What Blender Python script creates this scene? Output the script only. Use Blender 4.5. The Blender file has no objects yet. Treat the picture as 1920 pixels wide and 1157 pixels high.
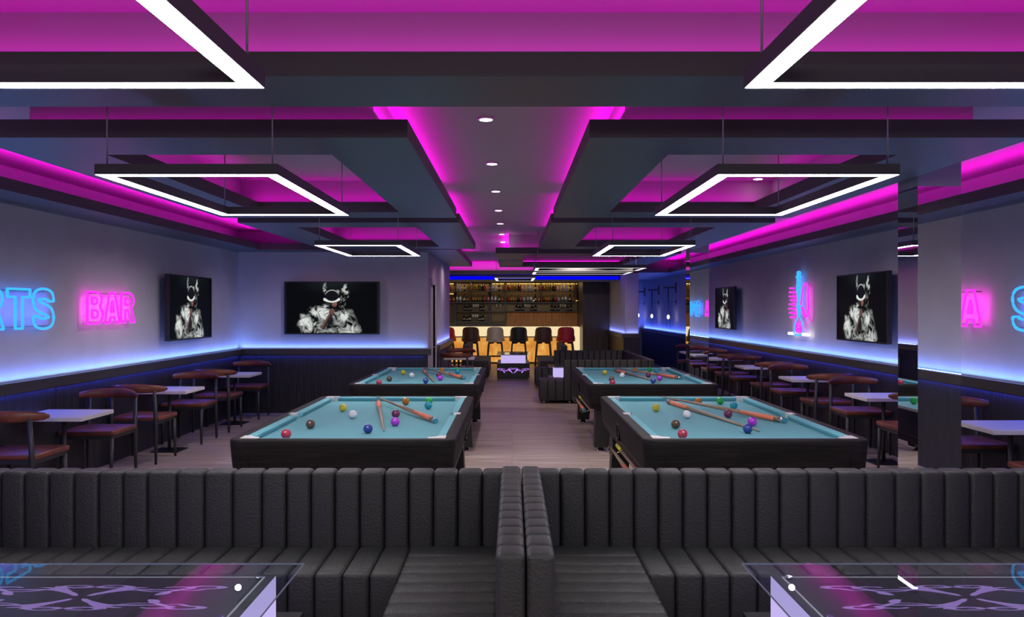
import bpy, bmesh, math, random
from mathutils import Vector, Matrix, noise
PI = math.pi
random.seed(7)
sc = bpy.context.scene
C = sc.collection
F = 1605.0; EYE = 1.55; CX = 960.0; CY = 579.0

# ------------------------------------------------------------------ materials
def mat(name, col=(.5,.5,.5), rough=.5, metal=0., emis=None, es=1., spec=None, coat=0.):
    m = bpy.data.materials.new(name); m.use_nodes = True
    b = m.node_tree.nodes['Principled BSDF']
    b.inputs['Base Color'].default_value = (*col, 1)
    b.inputs['Roughness'].default_value = rough
    b.inputs['Metallic'].default_value = metal
    if spec is not None: b.inputs['Specular IOR Level'].default_value = spec
    if coat: b.inputs['Coat Weight'].default_value = coat; b.inputs['Coat Roughness'].default_value = .08
    if emis is not None:
        b.inputs['Base Color'].default_value = (col[0]*.08, col[1]*.08, col[2]*.08, 1)
        b.inputs['Emission Color'].default_value = (*emis, 1)
        b.inputs['Emission Strength'].default_value = es
    return m
def nd(m, t, **kw):
    n = m.node_tree.nodes.new(t)
    for k, v in kw.items(): setattr(n, k, v)
    return n
def lk(m, a, b): m.node_tree.links.new(a, b)
def coords(m, scale=(1,1,1), kind='Object'):
    tc = nd(m, 'ShaderNodeTexCoord'); mp = nd(m, 'ShaderNodeMapping')
    mp.inputs['Scale'].default_value = scale
    lk(m, tc.outputs[kind], mp.inputs['Vector']); return mp.outputs['Vector']
def noisecol(m, scale3, nscale, c1, c2, detail=4, lo=.3, hi=.7, inp='Base Color', bump=0., bdist=.01):
    v = coords(m, scale3)
    n = nd(m, 'ShaderNodeTexNoise'); n.inputs['Scale'].default_value = nscale; n.inputs['Detail'].default_value = detail
    lk(m, v, n.inputs['Vector'])
    r = nd(m, 'ShaderNodeValToRGB')
    r.color_ramp.elements[0].position = lo; r.color_ramp.elements[0].color = (*c1, 1)
    r.color_ramp.elements[1].position = hi; r.color_ramp.elements[1].color = (*c2, 1)
    lk(m, n.outputs['Fac'], r.inputs['Fac'])
    b = m.node_tree.nodes['Principled BSDF']
    if inp: lk(m, r.outputs['Color'], b.inputs[inp])
    if bump:
        bp = nd(m, 'ShaderNodeBump'); bp.inputs['Strength'].default_value = bump; bp.inputs['Distance'].default_value = bdist
        lk(m, n.outputs['Fac'], bp.inputs['Height']); lk(m, bp.outputs['Normal'], b.inputs['Normal'])
    return n
M = {}
M['wall'] = mat('wall_paint', (.42,.41,.46), .7); noisecol(M['wall'], (1,1,1), 3, (.56,.53,.57), (.61,.58,.62))
M['ceil'] = mat('ceiling_paint', (.40,.36,.40), .6)
M['slab'] = mat('slab_paint', (.085,.098,.12), .42)
M['fascia'] = mat('fascia_dark', (.085,.076,.085), .65)
M['wains'] = mat('reeded_wood', (.012,.012,.016), .38); noisecol(M['wains'], (30,30,.6), 3, (.006,.006,.008), (.03,.03,.04), 6, .35, .7, bump=.5, bdist=.01)
M['navy'] = mat('navy_panel', (.012,.016,.045), .5)
M['rail'] = mat('rail_metal', (.07,.066,.07), .35, .3)
M['black'] = mat('black_satin', (.008,.008,.009), .35)
M['blackwood'] = mat('black_ash', (.012,.010,.011), .6, spec=.2); noisecol(M['blackwood'], (1,1,30), 4, (.007,.006,.006), (.018,.016,.017), 4, .35, .7)
M['blackwood2'] = mat('black_ash_leg', (.012,.010,.011), .45); noisecol(M['blackwood2'], (30,30,1), 4, (.006,.006,.006), (.018,.017,.017), 4, .35, .7)
M['cloth'] = mat('teal_cloth', (.12,.37,.43), .85); noisecol(M['cloth'], (1,1,1), 400, (.115,.36,.42), (.13,.39,.45))
M['cushion'] = mat('teal_cushion', (.15,.46,.53), .8)
M['pocket'] = mat('white_pocket_cap', (.75,.73,.72), .35)
M['chrome'] = mat('chrome', (.8,.8,.82), .08, 1.)
M['leather'] = mat('charcoal_leather', (.020,.0205,.0215), .55)
v = coords(M['leather']); vo = nd(M['leather'], 'ShaderNodeTexNoise'); vo.inputs['Scale'].default_value = 90; vo.inputs['Detail'].default_value = 3
lk(M['leather'], v, vo.inputs['Vector']); bp = nd(M['leather'], 'ShaderNodeBump'); bp.inputs['Strength'].default_value = .55; bp.inputs['Distance'].default_value = .006
lk(M['leather'], vo.outputs['Fac'], bp.inputs['Height']); lk(M['leather'], bp.outputs['Normal'], M['leather'].node_tree.nodes['Principled BSDF'].inputs['Normal'])
M['brown'] = mat('brown_leather', (.16,.045,.03), .38); noisecol(M['brown'], (1,1,1), 9, (.10,.028,.022), (.24,.065,.035), 5, bump=.15, bdist=.004)
M['legmetal'] = mat('dark_metal', (.045,.048,.055), .45, .4)
M['white'] = mat('white_top', (.72,.70,.74), .3)
M['lamp'] = mat('lamp_diffuser', (1,1,1), .5, emis=(1,.97,.98), es=32)
M['lamp_soft'] = mat('lamp_diffuser_far', (1,1,1), .5, emis=(1,.97,.98), es=1.15)
M['lampframe'] = mat('lamp_frame', (.085,.08,.09), .55)
M['wire'] = mat('steel_wire', (.35,.3,.35), .4, .5)
M['down'] = mat('downlight_disc', (1,1,1), .5, emis=(1,.93,.9), es=9)
M['pinkneon'] = mat('pink_neon', (1,.1,.8), .5, emis=(1,.025,.80), es=1.35)
M['blueneon'] = mat('blue_neon', (.1,.5,1), .5, emis=(.04,.42,1), es=1.25)
M['deepneon'] = mat('deep_blue_led', (0,0,1), .9, spec=.05, emis=(.0,.0,1), es=1.0)
M['whiteneon'] = mat('white_neon', (1,1,1), .5, emis=(1,1,1), es=3)
M['wood_cue'] = mat('cue_maple', (.34,.25,.17), .4)
M['orange'] = mat('cue_wrap', (.80,.22,.12), .5)
M['yellow'] = mat('cue_wrap_yellow', (.70,.66,.02), .5)
M['brass'] = mat('brass', (.6,.5,.3), .25, .9)
M['cuebrown'] = mat('cue_collar', (.22,.15,.09), .4)
M['bluerub'] = mat('cue_bumper', (.05,.3,.4), .3)
M['tvframe'] = mat('tv_bezel', (.012,.010,.013), .4)
M['lav'] = mat('lit_lavender', (.6,.5,.9), .5, emis=(.55,.45,.86), es=1.0)
M['scroll'] = mat('scroll_lavender', (.5,.3,.9), .5, emis=(.50,.22,.92), es=1.0)
M['scroll2'] = mat('scroll_inlay', (.42,.30,.62), .4, emis=(.34,.20,.55), es=.8)
M['inlay'] = mat('white_inlay', (.6,.6,.65), .4, emis=(.4,.4,.44), es=.7)
M['quartz'] = mat('lit_quartz', (1,.9,.6), .4, emis=(1,.80,.45), es=.92)
M['onyx'] = mat('lit_onyx', (.8,.4,.1), .4, emis=(1,.5,.1), es=.9)
def lit_noise(m, scale3, ns, stops):
    v = coords(m, scale3); n = nd(m, 'ShaderNodeTexNoise'); n.inputs['Scale'].default_value = ns; n.inputs['Detail'].default_value = 5; n.inputs['Distortion'].default_value = .6
    lk(m, v, n.inputs['Vector']); r = nd(m, 'ShaderNodeValToRGB'); cr = r.color_ramp
    cr.elements[0].position = stops[0][0]; cr.elements[0].color = (*stops[0][1], 1)
    cr.elements[1].position = stops[-1][0]; cr.elements[1].color = (*stops[-1][1], 1)
    for p, c in stops[1:-1]: e = cr.elements.new(p); e.color = (*c, 1)
    lk(m, n.outputs['Fac'], r.inputs['Fac']); lk(m, r.outputs['Color'], m.node_tree.nodes['Principled BSDF'].inputs['Emission Color'])
lit_noise(M['onyx'], (1.4,1,1), 2.6, [(.3,(.62,.20,.02)), (.5,(.82,.36,.06)), (.62,(.9,.50,.14)), (.78,(1,.72,.32))])
M['walnut'] = mat('dark_walnut', (.03,.018,.015), .4); noisecol(M['walnut'], (14,14,.5), 3, (.018,.011,.011), (.065,.038,.034), 6, .35, .7)
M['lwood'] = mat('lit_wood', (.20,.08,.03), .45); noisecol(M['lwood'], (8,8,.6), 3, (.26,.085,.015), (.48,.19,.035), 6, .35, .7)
M['shelf'] = mat('shelf_frame', (.045,.045,.055), .4, .3)
M['goldback'] = mat('smoked_gold_mirror', (.11,.078,.03), .3, .5)
M['amberled'] = mat('amber_led', (1,.7,.2), .5, emis=(1,.62,.14), es=1.6)
M['doorp'] = mat('door_paint', (.48,.45,.50), .5)
M['sconce'] = mat('sconce_bronze', (.10,.06,.07), .5, .3)
M['bulb'] = mat('bulb', (1,1,1), .5, emis=(1,.85,.8), es=9)
M['mirror'] = mat('mirror_glass', (.82,.83,.86), .0, 1.)
M['collar'] = mat('collar_paint', (.36,.33,.42), .6)
M['tvgrey'] = mat('stretcher_grey', (.05,.05,.055), .5)
# glass: fresnel mix of clear and glossy
g = bpy.data.materials.new('table_glass'); g.use_nodes = True; nt = g.node_tree; nt.nodes.clear()
o = nd(g, 'ShaderNodeOutputMaterial'); mx = nd(g, 'ShaderNodeMixShader'); tr = nd(g, 'ShaderNodeBsdfTransparent'); gl = nd(g, 'ShaderNodeBsdfGlossy'); fr = nd(g, 'ShaderNodeFresnel')
gl.inputs['Roughness'].default_value = 0; fr.inputs['IOR'].default_value = 1.5; tr.inputs['Color'].default_value = (.9,.94,.95,1)
geo = nd(g, 'ShaderNodeNewGeometry'); mt_ = nd(g, 'ShaderNodeMath', operation='SUBTRACT'); mt_.inputs[0].default_value = 1; lk(g, geo.outputs['Backfacing'], mt_.inputs[1]); mu = nd(g, 'ShaderNodeMath', operation='MULTIPLY'); lk(g, fr.outputs[0], mu.inputs[0]); lk(g, mt_.outputs[0], mu.inputs[1]); lk(g, mu.outputs[0], mx.inputs[0]); lk(g, tr.outputs[0], mx.inputs[1]); lk(g, gl.outputs[0], mx.inputs[2]); lk(g, mx.outputs[0], o.inputs[0]); M['glass'] = g
M['glassedge'] = mat('glass_edge', (.25,.3,.45), .2, emis=(.25,.25,.4), es=.35)
# floor planks
m = mat('floor_planks', (.2,.15,.13), .38); M['floor'] = m
v = coords(m, (1,1,1)); br = nd(m, 'ShaderNodeTexBrick'); lk(m, v, br.inputs['Vector'])
br.inputs['Color1'].default_value = (.46,.375,.335,1); br.inputs['Color2'].default_value = (.33,.265,.235,1); br.inputs['Mortar'].default_value = (.17,.14,.13,1)
br.inputs['Scale'].default_value = 1; br.inputs['Mortar Size'].default_value = .003; br.inputs['Brick Width'].default_value = 1.25; br.inputs['Row Height'].default_value = .15; br.offset = .37
v2 = coords(m, (.7,9,1)); nn = nd(m, 'ShaderNodeTexNoise'); nn.inputs['Scale'].default_value = 2.2; nn.inputs['Detail'].default_value = 6; lk(m, v2, nn.inputs['Vector'])
rr = nd(m, 'ShaderNodeValToRGB'); rr.color_ramp.elements[0].position = .32; rr.color_ramp.elements[0].color = (.62,.58,.56,1); rr.color_ramp.elements[1].position = .68; rr.color_ramp.elements[1].color = (1.25,1.22,1.2,1)
lk(m, nn.outputs['Fac'], rr.inputs['Fac'])
mm = nd(m, 'ShaderNodeMix', data_type='RGBA', blend_type='MULTIPLY'); mm.inputs[0].default_value = 1
lk(m, br.outputs['Color'], mm.inputs[6]); lk(m, rr.outputs['Color'], mm.inputs[7]); lk(m, mm.outputs[2], m.node_tree.nodes['Principled BSDF'].inputs['Base Color'])

# ------------------------------------------------------------------ mesh helpers
def box(bm, x0, x1, y0, y1, z0, z1, bev=0., seg=2, mi=0):
    r = bmesh.ops.create_cube(bm, size=1)
    vs = r['verts']
    for w in vs:
        w.co = Vector(((x0+x1)/2 + w.co.x*(x1-x0), (y0+y1)/2 + w.co.y*(y1-y0), (z0+z1)/2 + w.co.z*(z1-z0)))
    fs = set(f for w in vs for f in w.link_faces)
    for f in fs: f.material_index = mi
    if bev > 0:
        es = set(e for w in vs for e in w.link_edges)
        bmesh.ops.bevel(bm, geom=list(es), offset=bev, segments=seg, profile=.5, affect='EDGES', clamp_overlap=True, material=-1)
def frame_for(d):
    d = d.normalized(); up = Vector((0,0,1)) if abs(d.z) < .95 else Vector((1,0,0))
    a = d.cross(up).normalized(); b = a.cross(d).normalized(); return a, b
def tube(bm, pts, r, n=8, closed=False, mi=0, flat=1.):
    pts = [Vector(p) for p in pts]; N = len(pts); rings = []
    rs = r if isinstance(r, (list, tuple)) else [r]*N
    for i, p in enumerate(pts):
        if closed: d = (pts[(i+1) % N] - pts[i-1])
        else: d = pts[min(i+1, N-1)] - pts[max(i-1, 0)]
        if d.length < 1e-9: d = Vector((0,0,1))
        a, b = frame_for(d)
        rings.append([bm.verts.new(p + a*math.cos(2*PI*k/n)*rs[i] + b*math.sin(2*PI*k/n)*rs[i]*flat) for k in range(n)])
    R = range(N if closed else N-1)
    for i in R:
        A, B = rings[i], rings[(i+1) % N]
        for k in range(n):
            f = bm.faces.new((A[k], A[(k+1) % n], B[(k+1) % n], B[k])); f.smooth = True; f.material_index = mi
    if not closed:
        f = bm.faces.new(rings[0][::-1]); f.material_index = mi
        f = bm.faces.new(rings[-1]); f.material_index = mi
def lathe(bm, prof, c=(0,0,0), n=16, mi=0, axis='z'):
    rings = []
    for r, z in prof:
        ring = []
        for k in range(n):
            a = 2*PI*k/n
            p = (r*math.cos(a), r*math.sin(a), z)
            ring.append(bm.verts.new((c[0]+p[0], c[1]+p[1], c[2]+p[2])))
        rings.append(ring)
    for i in range(len(rings)-1):
        A, B = rings[i], rings[i+1]
        m_ = mi[i] if isinstance(mi, (list, tuple)) else mi
        for k in range(n):
            f = bm.faces.new((A[k], A[(k+1) % n], B[(k+1) % n], B[k])); f.smooth = True; f.material_index = m_
    f = bm.faces.new(rings[0][::-1]); f.material_index = mi[0] if isinstance(mi, (list, tuple)) else mi
    f = bm.faces.new(rings[-1]); f.material_index = mi[-1] if isinstance(mi, (list, tuple)) else mi
def prism(bm, poly, fn, t0, t1, mi=0):
    A = [bm.verts.new(fn(u, w, t0)) for u, w in poly]; B = [bm.verts.new(fn(u, w, t1)) for u, w in poly]
    n = len(poly)
    for f in (bm.faces.new(A[::-1]), bm.faces.new(B)): f.material_index = mi
    for i in range(n):
        f = bm.faces.new((A[i], A[(i+1) % n], B[(i+1) % n], B[i])); f.material_index = mi
def taper(bm, c0, s0, c1, s1, bev=0.):
    a = [bm.verts.new((c0[0]+sx*s0[0]/2, c0[1]+sy*s0[1]/2, c0[2])) for sx, sy in ((-1,-1),(1,-1),(1,1),(-1,1))]
    b = [bm.verts.new((c1[0]+sx*s1[0]/2, c1[1]+sy*s1[1]/2, c1[2])) for sx, sy in ((-1,-1),(1,-1),(1,1),(-1,1))]
    bm.faces.new(a[::-1]); bm.faces.new(b)
    for i in range(4): bm.faces.new((a[i], a[(i+1) % 4], b[(i+1) % 4], b[i]))
def smooth_path(pts, k=6, closed=False):
    P = [Vector(p) for p in pts]; n = len(P); out = []
    for i in range(n if closed else n-1):
        p0 = P[(i-1) % n] if closed or i > 0 else P[0]; p1 = P[i]; p2 = P[(i+1) % n]
        p3 = P[(i+2) % n] if closed or i+2 < n else P[-1]
        for j in range(k):
            t = j/k
            out.append(.5*((2*p1) + (p2-p0)*t + (2*p0-5*p1+4*p2-p3)*t*t + (3*p1-p0-3*p2+p3)*t**3))
    if not closed: out.append(P[-1])
    return out
def obj(name, bm, m, parent=None, smooth=False, world=False):
    if world and parent is not None:
        bmesh.ops.translate(bm, verts=bm.verts, vec=-parent.location)
    bmesh.ops.recalc_face_normals(bm, faces=bm.faces)
    me = bpy.data.meshes.new(name); bm.to_mesh(me); bm.free()
    for x in (m if isinstance(m, (list, tuple)) else [m]): me.materials.append(M[x] if isinstance(x, str) else x)
    if smooth:
        for p in me.polygons: p.use_smooth = True
    o = bpy.data.objects.new(name, me); C.objects.link(o)
    if parent is not None: o.parent = parent
    return o
def tag(o, label, cat, group=None):
    o['label'] = label; o['category'] = cat
    if group: o['group'] = group
    return o
def thing(name, label, cat, loc=(0,0,0), rotz=0., group=None):
    o = bpy.data.objects.new(name, None); C.objects.link(o); o.empty_display_size = .1
    o.location = loc; o.rotation_euler = (0,0,rotz); return tag(o, label, cat, group)
def struct(name, bm, m, parent=None):
    o = obj(name, bm, m, parent)
    if parent is None: o['kind'] = 'structure'
    return o
def sbox(name, m, *a, parent=None, bev=0.):
    bm = bmesh.new(); box(bm, *a, bev=bev); return struct(name, bm, m, parent)
def dup(root, loc, rotz=None, label=None, group=None):
    def cp(o, par):
        c = o.copy(); C.objects.link(c)
        if par is not None: c.parent = par
        for ch in [x for x in KIDS.get(o.name, [])]: cp(ch, c)
        return c
    if not KIDS_READY.get(root.name):
        KIDS_READY[root.name] = True
        def walk(o):
            KIDS[o.name] = list(o.children)
            for ch in KIDS[o.name]: walk(ch)
        walk(root)
    r = cp(root, None); r.location = loc
    if rotz is not None: r.rotation_euler = (0,0,rotz)
    if label: r['label'] = label
    if group: r['group'] = group
    return r
KIDS = {}; KIDS_READY = {}
class Proto:
    """places the first instance itself, then copies"""
    def __init__(s, root): s.root = root; s.used = False
    def place(s, loc, rotz, label, group):
        if not s.used:
            s.used = True; s.first = (loc, rotz, label, group)
            r = s.root; r.location = loc; r.rotation_euler = (0,0,rotz); r['label'] = label; r['group'] = group; return r
        return dup(s.root, loc, rotz, label, group)

# ------------------------------------------------------------------ room shell
XL, XR = -4.07, 4.07
ZS, ZT, ZC = 2.394, 2.484, 2.70
Y0, YB = -2.6, 26.6
sbox('floor', 'floor', XL-.1, XR+.1, Y0-.1, YB, -.1, 0)
bm = bmesh.new(); box(bm, XL-.1, XR+.1, Y0-.1, YB, ZC, ZC+.1); struct('ceiling', bm, 'ceil')
sbox('wall_left', 'wall', XL-.12, XL, Y0, 12.75, 0, ZC)
sbox('wall_right', 'wall', XR, XR+.12, Y0, YB, 0, ZC)
sbox('wall_behind', 'wall', XL, XR, Y0-.1, Y0, 0, ZC)
sbox('wall_far_left', 'wall', XL, -1.25, 12.75, 12.87, 0, ZC)
bm = bmesh.new()   # hall side wall with door opening 12.95..13.95
box(bm, -1.37, -1.25, 12.87, 12.98, 0, ZC); box(bm, -1.37, -1.25, 13.92, 17.15, 0, ZC); box(bm, -1.37, -1.25, 12.98, 13.92, 1.95, ZC)
struct('wall_hall', bm, 'wall')
sbox('wall_return', 'wall', XL, -1.37, 17.03, 17.15, 0, ZC)
sbox('wall_lounge_left', 'wall', XL-.12, XL, 17.15, YB, 0, ZC)
sbox('wall_back', 'wall', XL, XR, YB, YB+.1, 0, ZC)
# door
d = thing('door_1', 'pale', 'door', (-1.25, 13.45, 0)); del d['label'], d['category']; d['kind'] = 'structure'
bm = bmesh.new(); box(bm, -1.35, -1.23, 12.90, 12.98, 0, 1.97); box(bm, -1.35, -1.23, 13.92, 14.0, 0, 1.97); box(bm, -1.35, -1.23, 12.98, 13.92, 1.93, 2.01); obj('door_frame', bm, 'doorp', d, world=True)
bm = bmesh.new(); box(bm, -1.33, -1.28, 12.985, 13.915, .01, 1.93, bev=.004); obj('door_panel', bm, 'doorp', d, world=True)
bm = bmesh.new(); tube(bm, [(-1.28,13.85,.93),(-1.20,13.85,.93),(-1.20,13.74,.93)], .01); obj('door_handle', bm, 'chrome', d, world=True, smooth=True)

# wainscot and rails
def wains(name, m, *a): return sbox(name, m, *a)
wains('baseboard_left', 'wains', XL, XL+.04, Y0, 12.75, 0, .862)
wains('baseboard_far_left', 'wains', XL+.04, -1.25, 12.71, 12.75, 0, .862)
wains('baseboard_hall', 'navy', -1.25, -1.21, 14.0, 17.15, 0, .862)
wains('baseboard_right', 'wains', XR-.04, XR, Y0, 17.9, 0, .862)
wains('baseboard_far_right', 'navy', XR-.04, XR, 17.9, YB, 0, .862)
TN = [0]
def trim(m, *a, bev=0.):
    TN[0] += 1; return sbox('trim_%d' % TN[0], m, *a, bev=bev)
trim('rail', XL, XL+.075, Y0, 12.75, .864, .955, bev=.004)
trim('rail', XL+.075, -1.20, 12.675, 12.75, .864, .955, bev=.004)
trim('rail', -1.25, -1.175, 14.0, 17.2, .864, .955, bev=.004)
trim('rail', XR-.075, XR, Y0, YB, .864, .955, bev=.004)
# wall soffits (dark fascia toward the room, slab under)
def slab_mesh(bm, x0, x1, y0, y1, hole=None):
    def b(a0, a1, b0, b1): box(bm, a0, a1, b0, b1, ZS, ZT)
    if hole is None: b(x0, x1, y0, y1)
    else:
        hx0, hx1, hy0, hy1 = hole
        b(x0, x1, y0, hy0); b(x0, x1, hy1, y1); b(x0, hx0, hy0, hy1); b(hx1, x1, hy0, hy1)
    for f in bm.faces:
        f.normal_update()
        f.material_index = 0 if abs(f.normal.z) > .5 else 1
def slab(x0, x1, y0, y1, hole=None):
    TN[0] += 1; bm = bmesh.new(); slab_mesh(bm, x0, x1, y0, y1, hole)
    return struct('trim_%d' % TN[0], bm, ['slab', 'fascia'])
SLABS = [(-2.69, 2.58, -.15, 3.574, (-2.22, 2.11, .32, 3.107)),
         (-2.69, -.516, 4.22, 7.94, (-2.22, -.986, 4.69, 7.48)),
         (.383, 2.58, 4.22, 7.94, (.853, 2.11, 4.69, 7.48)),
         (-2.69, -.516, 8.39, 12.1, (-2.22, -.986, 8.87, 11.63)),
         (.383, 2.58, 8.39, 12.1, (.853, 2.11, 8.87, 11.63)),
         (-.25, 2.58, 13.06, 17.4, (.2, 2.11, 13.48, 17.0))]
def riser(x0, x1, y0, y1, hole=None):
    TN[0] += 1; bm = bmesh.new(); i = .2; t = .05
    X0, X1, Ya, Yb = x0+i, x1-i, y0+i, y1-i
    box(bm, X0, X1, Ya, Ya+t, ZT, ZC); box(bm, X0, X1, Yb-t, Yb, ZT, ZC)
    box(bm, X0, X0+t, Ya+t, Yb-t, ZT, ZC); box(bm, X1-t, X1, Ya+t, Yb-t, ZT, ZC)
    struct('trim_%d' % TN[0], bm, 'ceil')
for s in SLABS: slab(*s); riser(*s)
slab(XL, -3.6, Y0, 12.75); slab(3.66, XR, Y0, 20.0); slab(-3.6, -1.25, 12.22, 12.75)
slab(-1.25, -.80, 12.22, 17.15)
trim('ceil', -1.25, -1.0, 12.5, 17.15, ZT, ZC)
slab(2.96, XR, 20.0, YB); trim('ceil', 2.96, XR, 20.35, 20.45, ZT, ZC)
slab(XL, 2.96, 20.87, YB); trim('ceil', XL, 2.96, 21.3, 21.4, ZT, ZC)
# bar canopy with blue band
trim('fascia', XL, 2.66, 21.2, 22.8, 2.262, ZS)
bm = bmesh.new(); box(bm, -3.9, 2.64, 21.17, 21.2, 2.275, 2.352)
o = obj('led_strip', bm, 'deepneon'); tag(o, 'long deep blue light strip along the canopy above the bar', 'light strip')
# column box at the right of the bar, dark wood wall
bm = bmesh.new(); box(bm, 2.68, 3.0, 20.3, 23.6, 0, ZS); struct('wall_pillar', bm, 'wall')
bm = bmesh.new(); box(bm, 2.64, 2.68, 20.3, 23.6, 0, .86); box(bm, 2.64, 3.04, 20.26, 20.3, 0, .86); struct('baseboard_pillar', bm, 'wains')
bm = bmesh.new(); box(bm, 2.60, 2.68, 20.22, 23.6, .862, .955); box(bm, 2.68, 3.06, 20.22, 20.3, .862, .955); TN[0] += 1; struct('trim_%d' % TN[0], bm, 'rail')
sbox('wall_bar_side', 'walnut', 1.95, 2.68, 23.6, 23.7, 0, ZS)
sbox('wall_bar_return', 'walnut', 1.95, 2.0, 23.7, 25.7, 0, ZS)
sbox('wall_bar', 'goldback', XL, 2.9, 25.7, 25.8, 0, ZS)
sbox('wall_pillar_side', 'wall', 2.9, 3.0, 23.6, YB, 0, ZS)

# ------------------------------------------------------------------ camera
cam = bpy.data.cameras.new('camera'); co = bpy.data.objects.new('camera', cam); C.objects.link(co)
co.location = (0,0,EYE); co.rotation_euler = (PI/2,0,0); cam.sensor_width = 36; cam.lens = 36*F/1920; cam.clip_start = .05
cam.shift_y = 0.5/1920
sc.camera = co

# ------------------------------------------------------------------ lights
def strip(name, p0, p1, wpm, col, width=.02, facing='up', spread=None):
    p0, p1 = Vector(p0), Vector(p1); L = (p1-p0).length
    l = bpy.data.lights.new(name, 'AREA'); l.shape = 'RECTANGLE'; l.size = L; l.size_y = width; l.energy = wpm*L; l.color = col
    if spread: l.spread = spread
    o = bpy.data.objects.new(name, l); C.objects.link(o); o.location = (p0+p1)/2
    xd = (p1-p0).normalized()
    zd = {'up': Vector((0,0,-1)), 'down': Vector((0,0,1)), '+x': Vector((-1,0,0)), '-x': Vector((1,0,0)), '+y': Vector((0,-1,0)), '-y': Vector((0,1,0))}[facing]
    yd = zd.cross(xd).normalized()
    o.rotation_euler = Matrix((xd, yd, zd)).transposed().to_euler()
    return o
MG = (1, .0, .76)
zt = ZT + .012
for i, (x0, x1, y0, y1, h) in enumerate(SLABS):
    e = .165
    lw = 2.0
    zl = 2.57
    if x0 > -1 or i == 0: strip('cove_light', (x0+e, y0+e, zl), (x0+e, y1-e, zl), lw, MG)
    if x1 < 1 and i: strip('cove_light', (x1-e, y0+e, zl), (x1-e, y1-e, zl), lw, MG)
    strip('cove_light', (x0+e, y0+e, zt), (x1-e, y0+e, zt), .26, MG)
    strip('cove_light', (x0+e, y1-e, zt), (x1-e, y1-e, zt), .3, MG)
    hx0, hx1, hy0, hy1 = h
    k = 1.0 if i == 0 else .9
    strip('cove_light', (hx0-.1, hy1+.15, zt), (hx1+.1, hy1+.15, zt), k, MG)
    strip('cove_light', (hx0-.1, hy0-.1, zt), (hx1+.1, hy0-.1, zt), .7, MG)
    strip('cove_light', (hx0-.1, hy0, zt), (hx0-.1, hy1, zt), .9, MG)
    strip('cove_light', (hx1+.1, hy0, zt), (hx1+.1, hy1, zt), .7, MG)
strip('cove_light', (-3.66, Y0, 2.54), (-3.66, 12.3, 2.54), 2.7, MG)
strip('cove_light', (3.72, Y0, 2.54), (3.72, 20.1, 2.54), 2.7, MG)
strip('cove_light', (-.85, 12.3, zt), (-.85, 17.1, zt), 1.8, MG)
strip('cove_light', (-3.6, 21.12, zt), (2.9, 21.12, zt), 4.0, MG)
strip('cove_light', (-3.5, 12.3, zt), (-1.3, 12.3, zt), 1.2, MG)
BL = (.20, .27, 1)
zr = .962
BW = 1.25
for xx in (XL+.028, XR-.028): strip('wall_wash_light', (xx, -2.5, zr), (xx, 12.7 if xx < 0 else 17.5, zr), 1.0, (.08,.34,1))
strip('wall_wash_light', (XL+.055, -2.5, zr), (XL+.055, 12.7, zr), BW, BL)
strip('wall_wash_light', (XL+.05, 12.715, zr), (-1.28, 12.715, zr), 2.0, (.14,.29,1))
strip('wall_wash_light', (-1.22, 14.05, zr), (-1.22, 17.1, zr), 2., BL)
strip('wall_wash_light', (XR-.055, -2.5, zr), (XR-.055, 17.5, zr), BW, BL)
strip('wall_wash_light', (XR-.03, 17.5, zr), (XR-.03, 26.4, zr), 4.5, (.06,.13,1))
strip('wall_wash_light', (3.1, 26.5, zr), (3.9, 26.5, zr), 5, (.06,.13,1))
strip('wall_wash_light', (2.65, 20.35, zr), (2.65, 23.5, zr), 2., BL)
strip('wall_wash_light', (2.7, 20.26, zr), (3.0, 20.26, zr), 2., BL)
for (a, b) in (((XL+.058, -2.5, .855), (XL+.058, 12.6, .855)), ((XR-.058, -2.5, .855), (XR-.058, 17.5, .855)), ((XL+.06, 12.69, .855), (-1.3, 12.69, .855))):
    strip('rail_underglow_light', a, b, 1.3, (.05,.08,1), facing='down', width=.015)
strip('canopy_light', (-3.5, 21.1, 2.3), (2.6, 21.1, 2.3), .8, (.02,.02,1), facing='-y')
# bar back lights
strip('shelf_light_and_fill', (-3.0, 25.55, 2.30), (1.9, 25.55, 2.30), 4.5, (1,.62,.25), facing='down')
strip('shelf_light_and_fill', (-.2, 25.46, 1.46), (1.9, 25.46, 1.46), 3.0, (1,.6,.25), facing='down')

strip('shelf_light_and_fill', (-2.5, 24.9, 2.36), (1.9, 24.9, 2.36), 2.2, (1,.85,.65), facing='down')  # unseen strip added to light the bottles from the front
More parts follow.
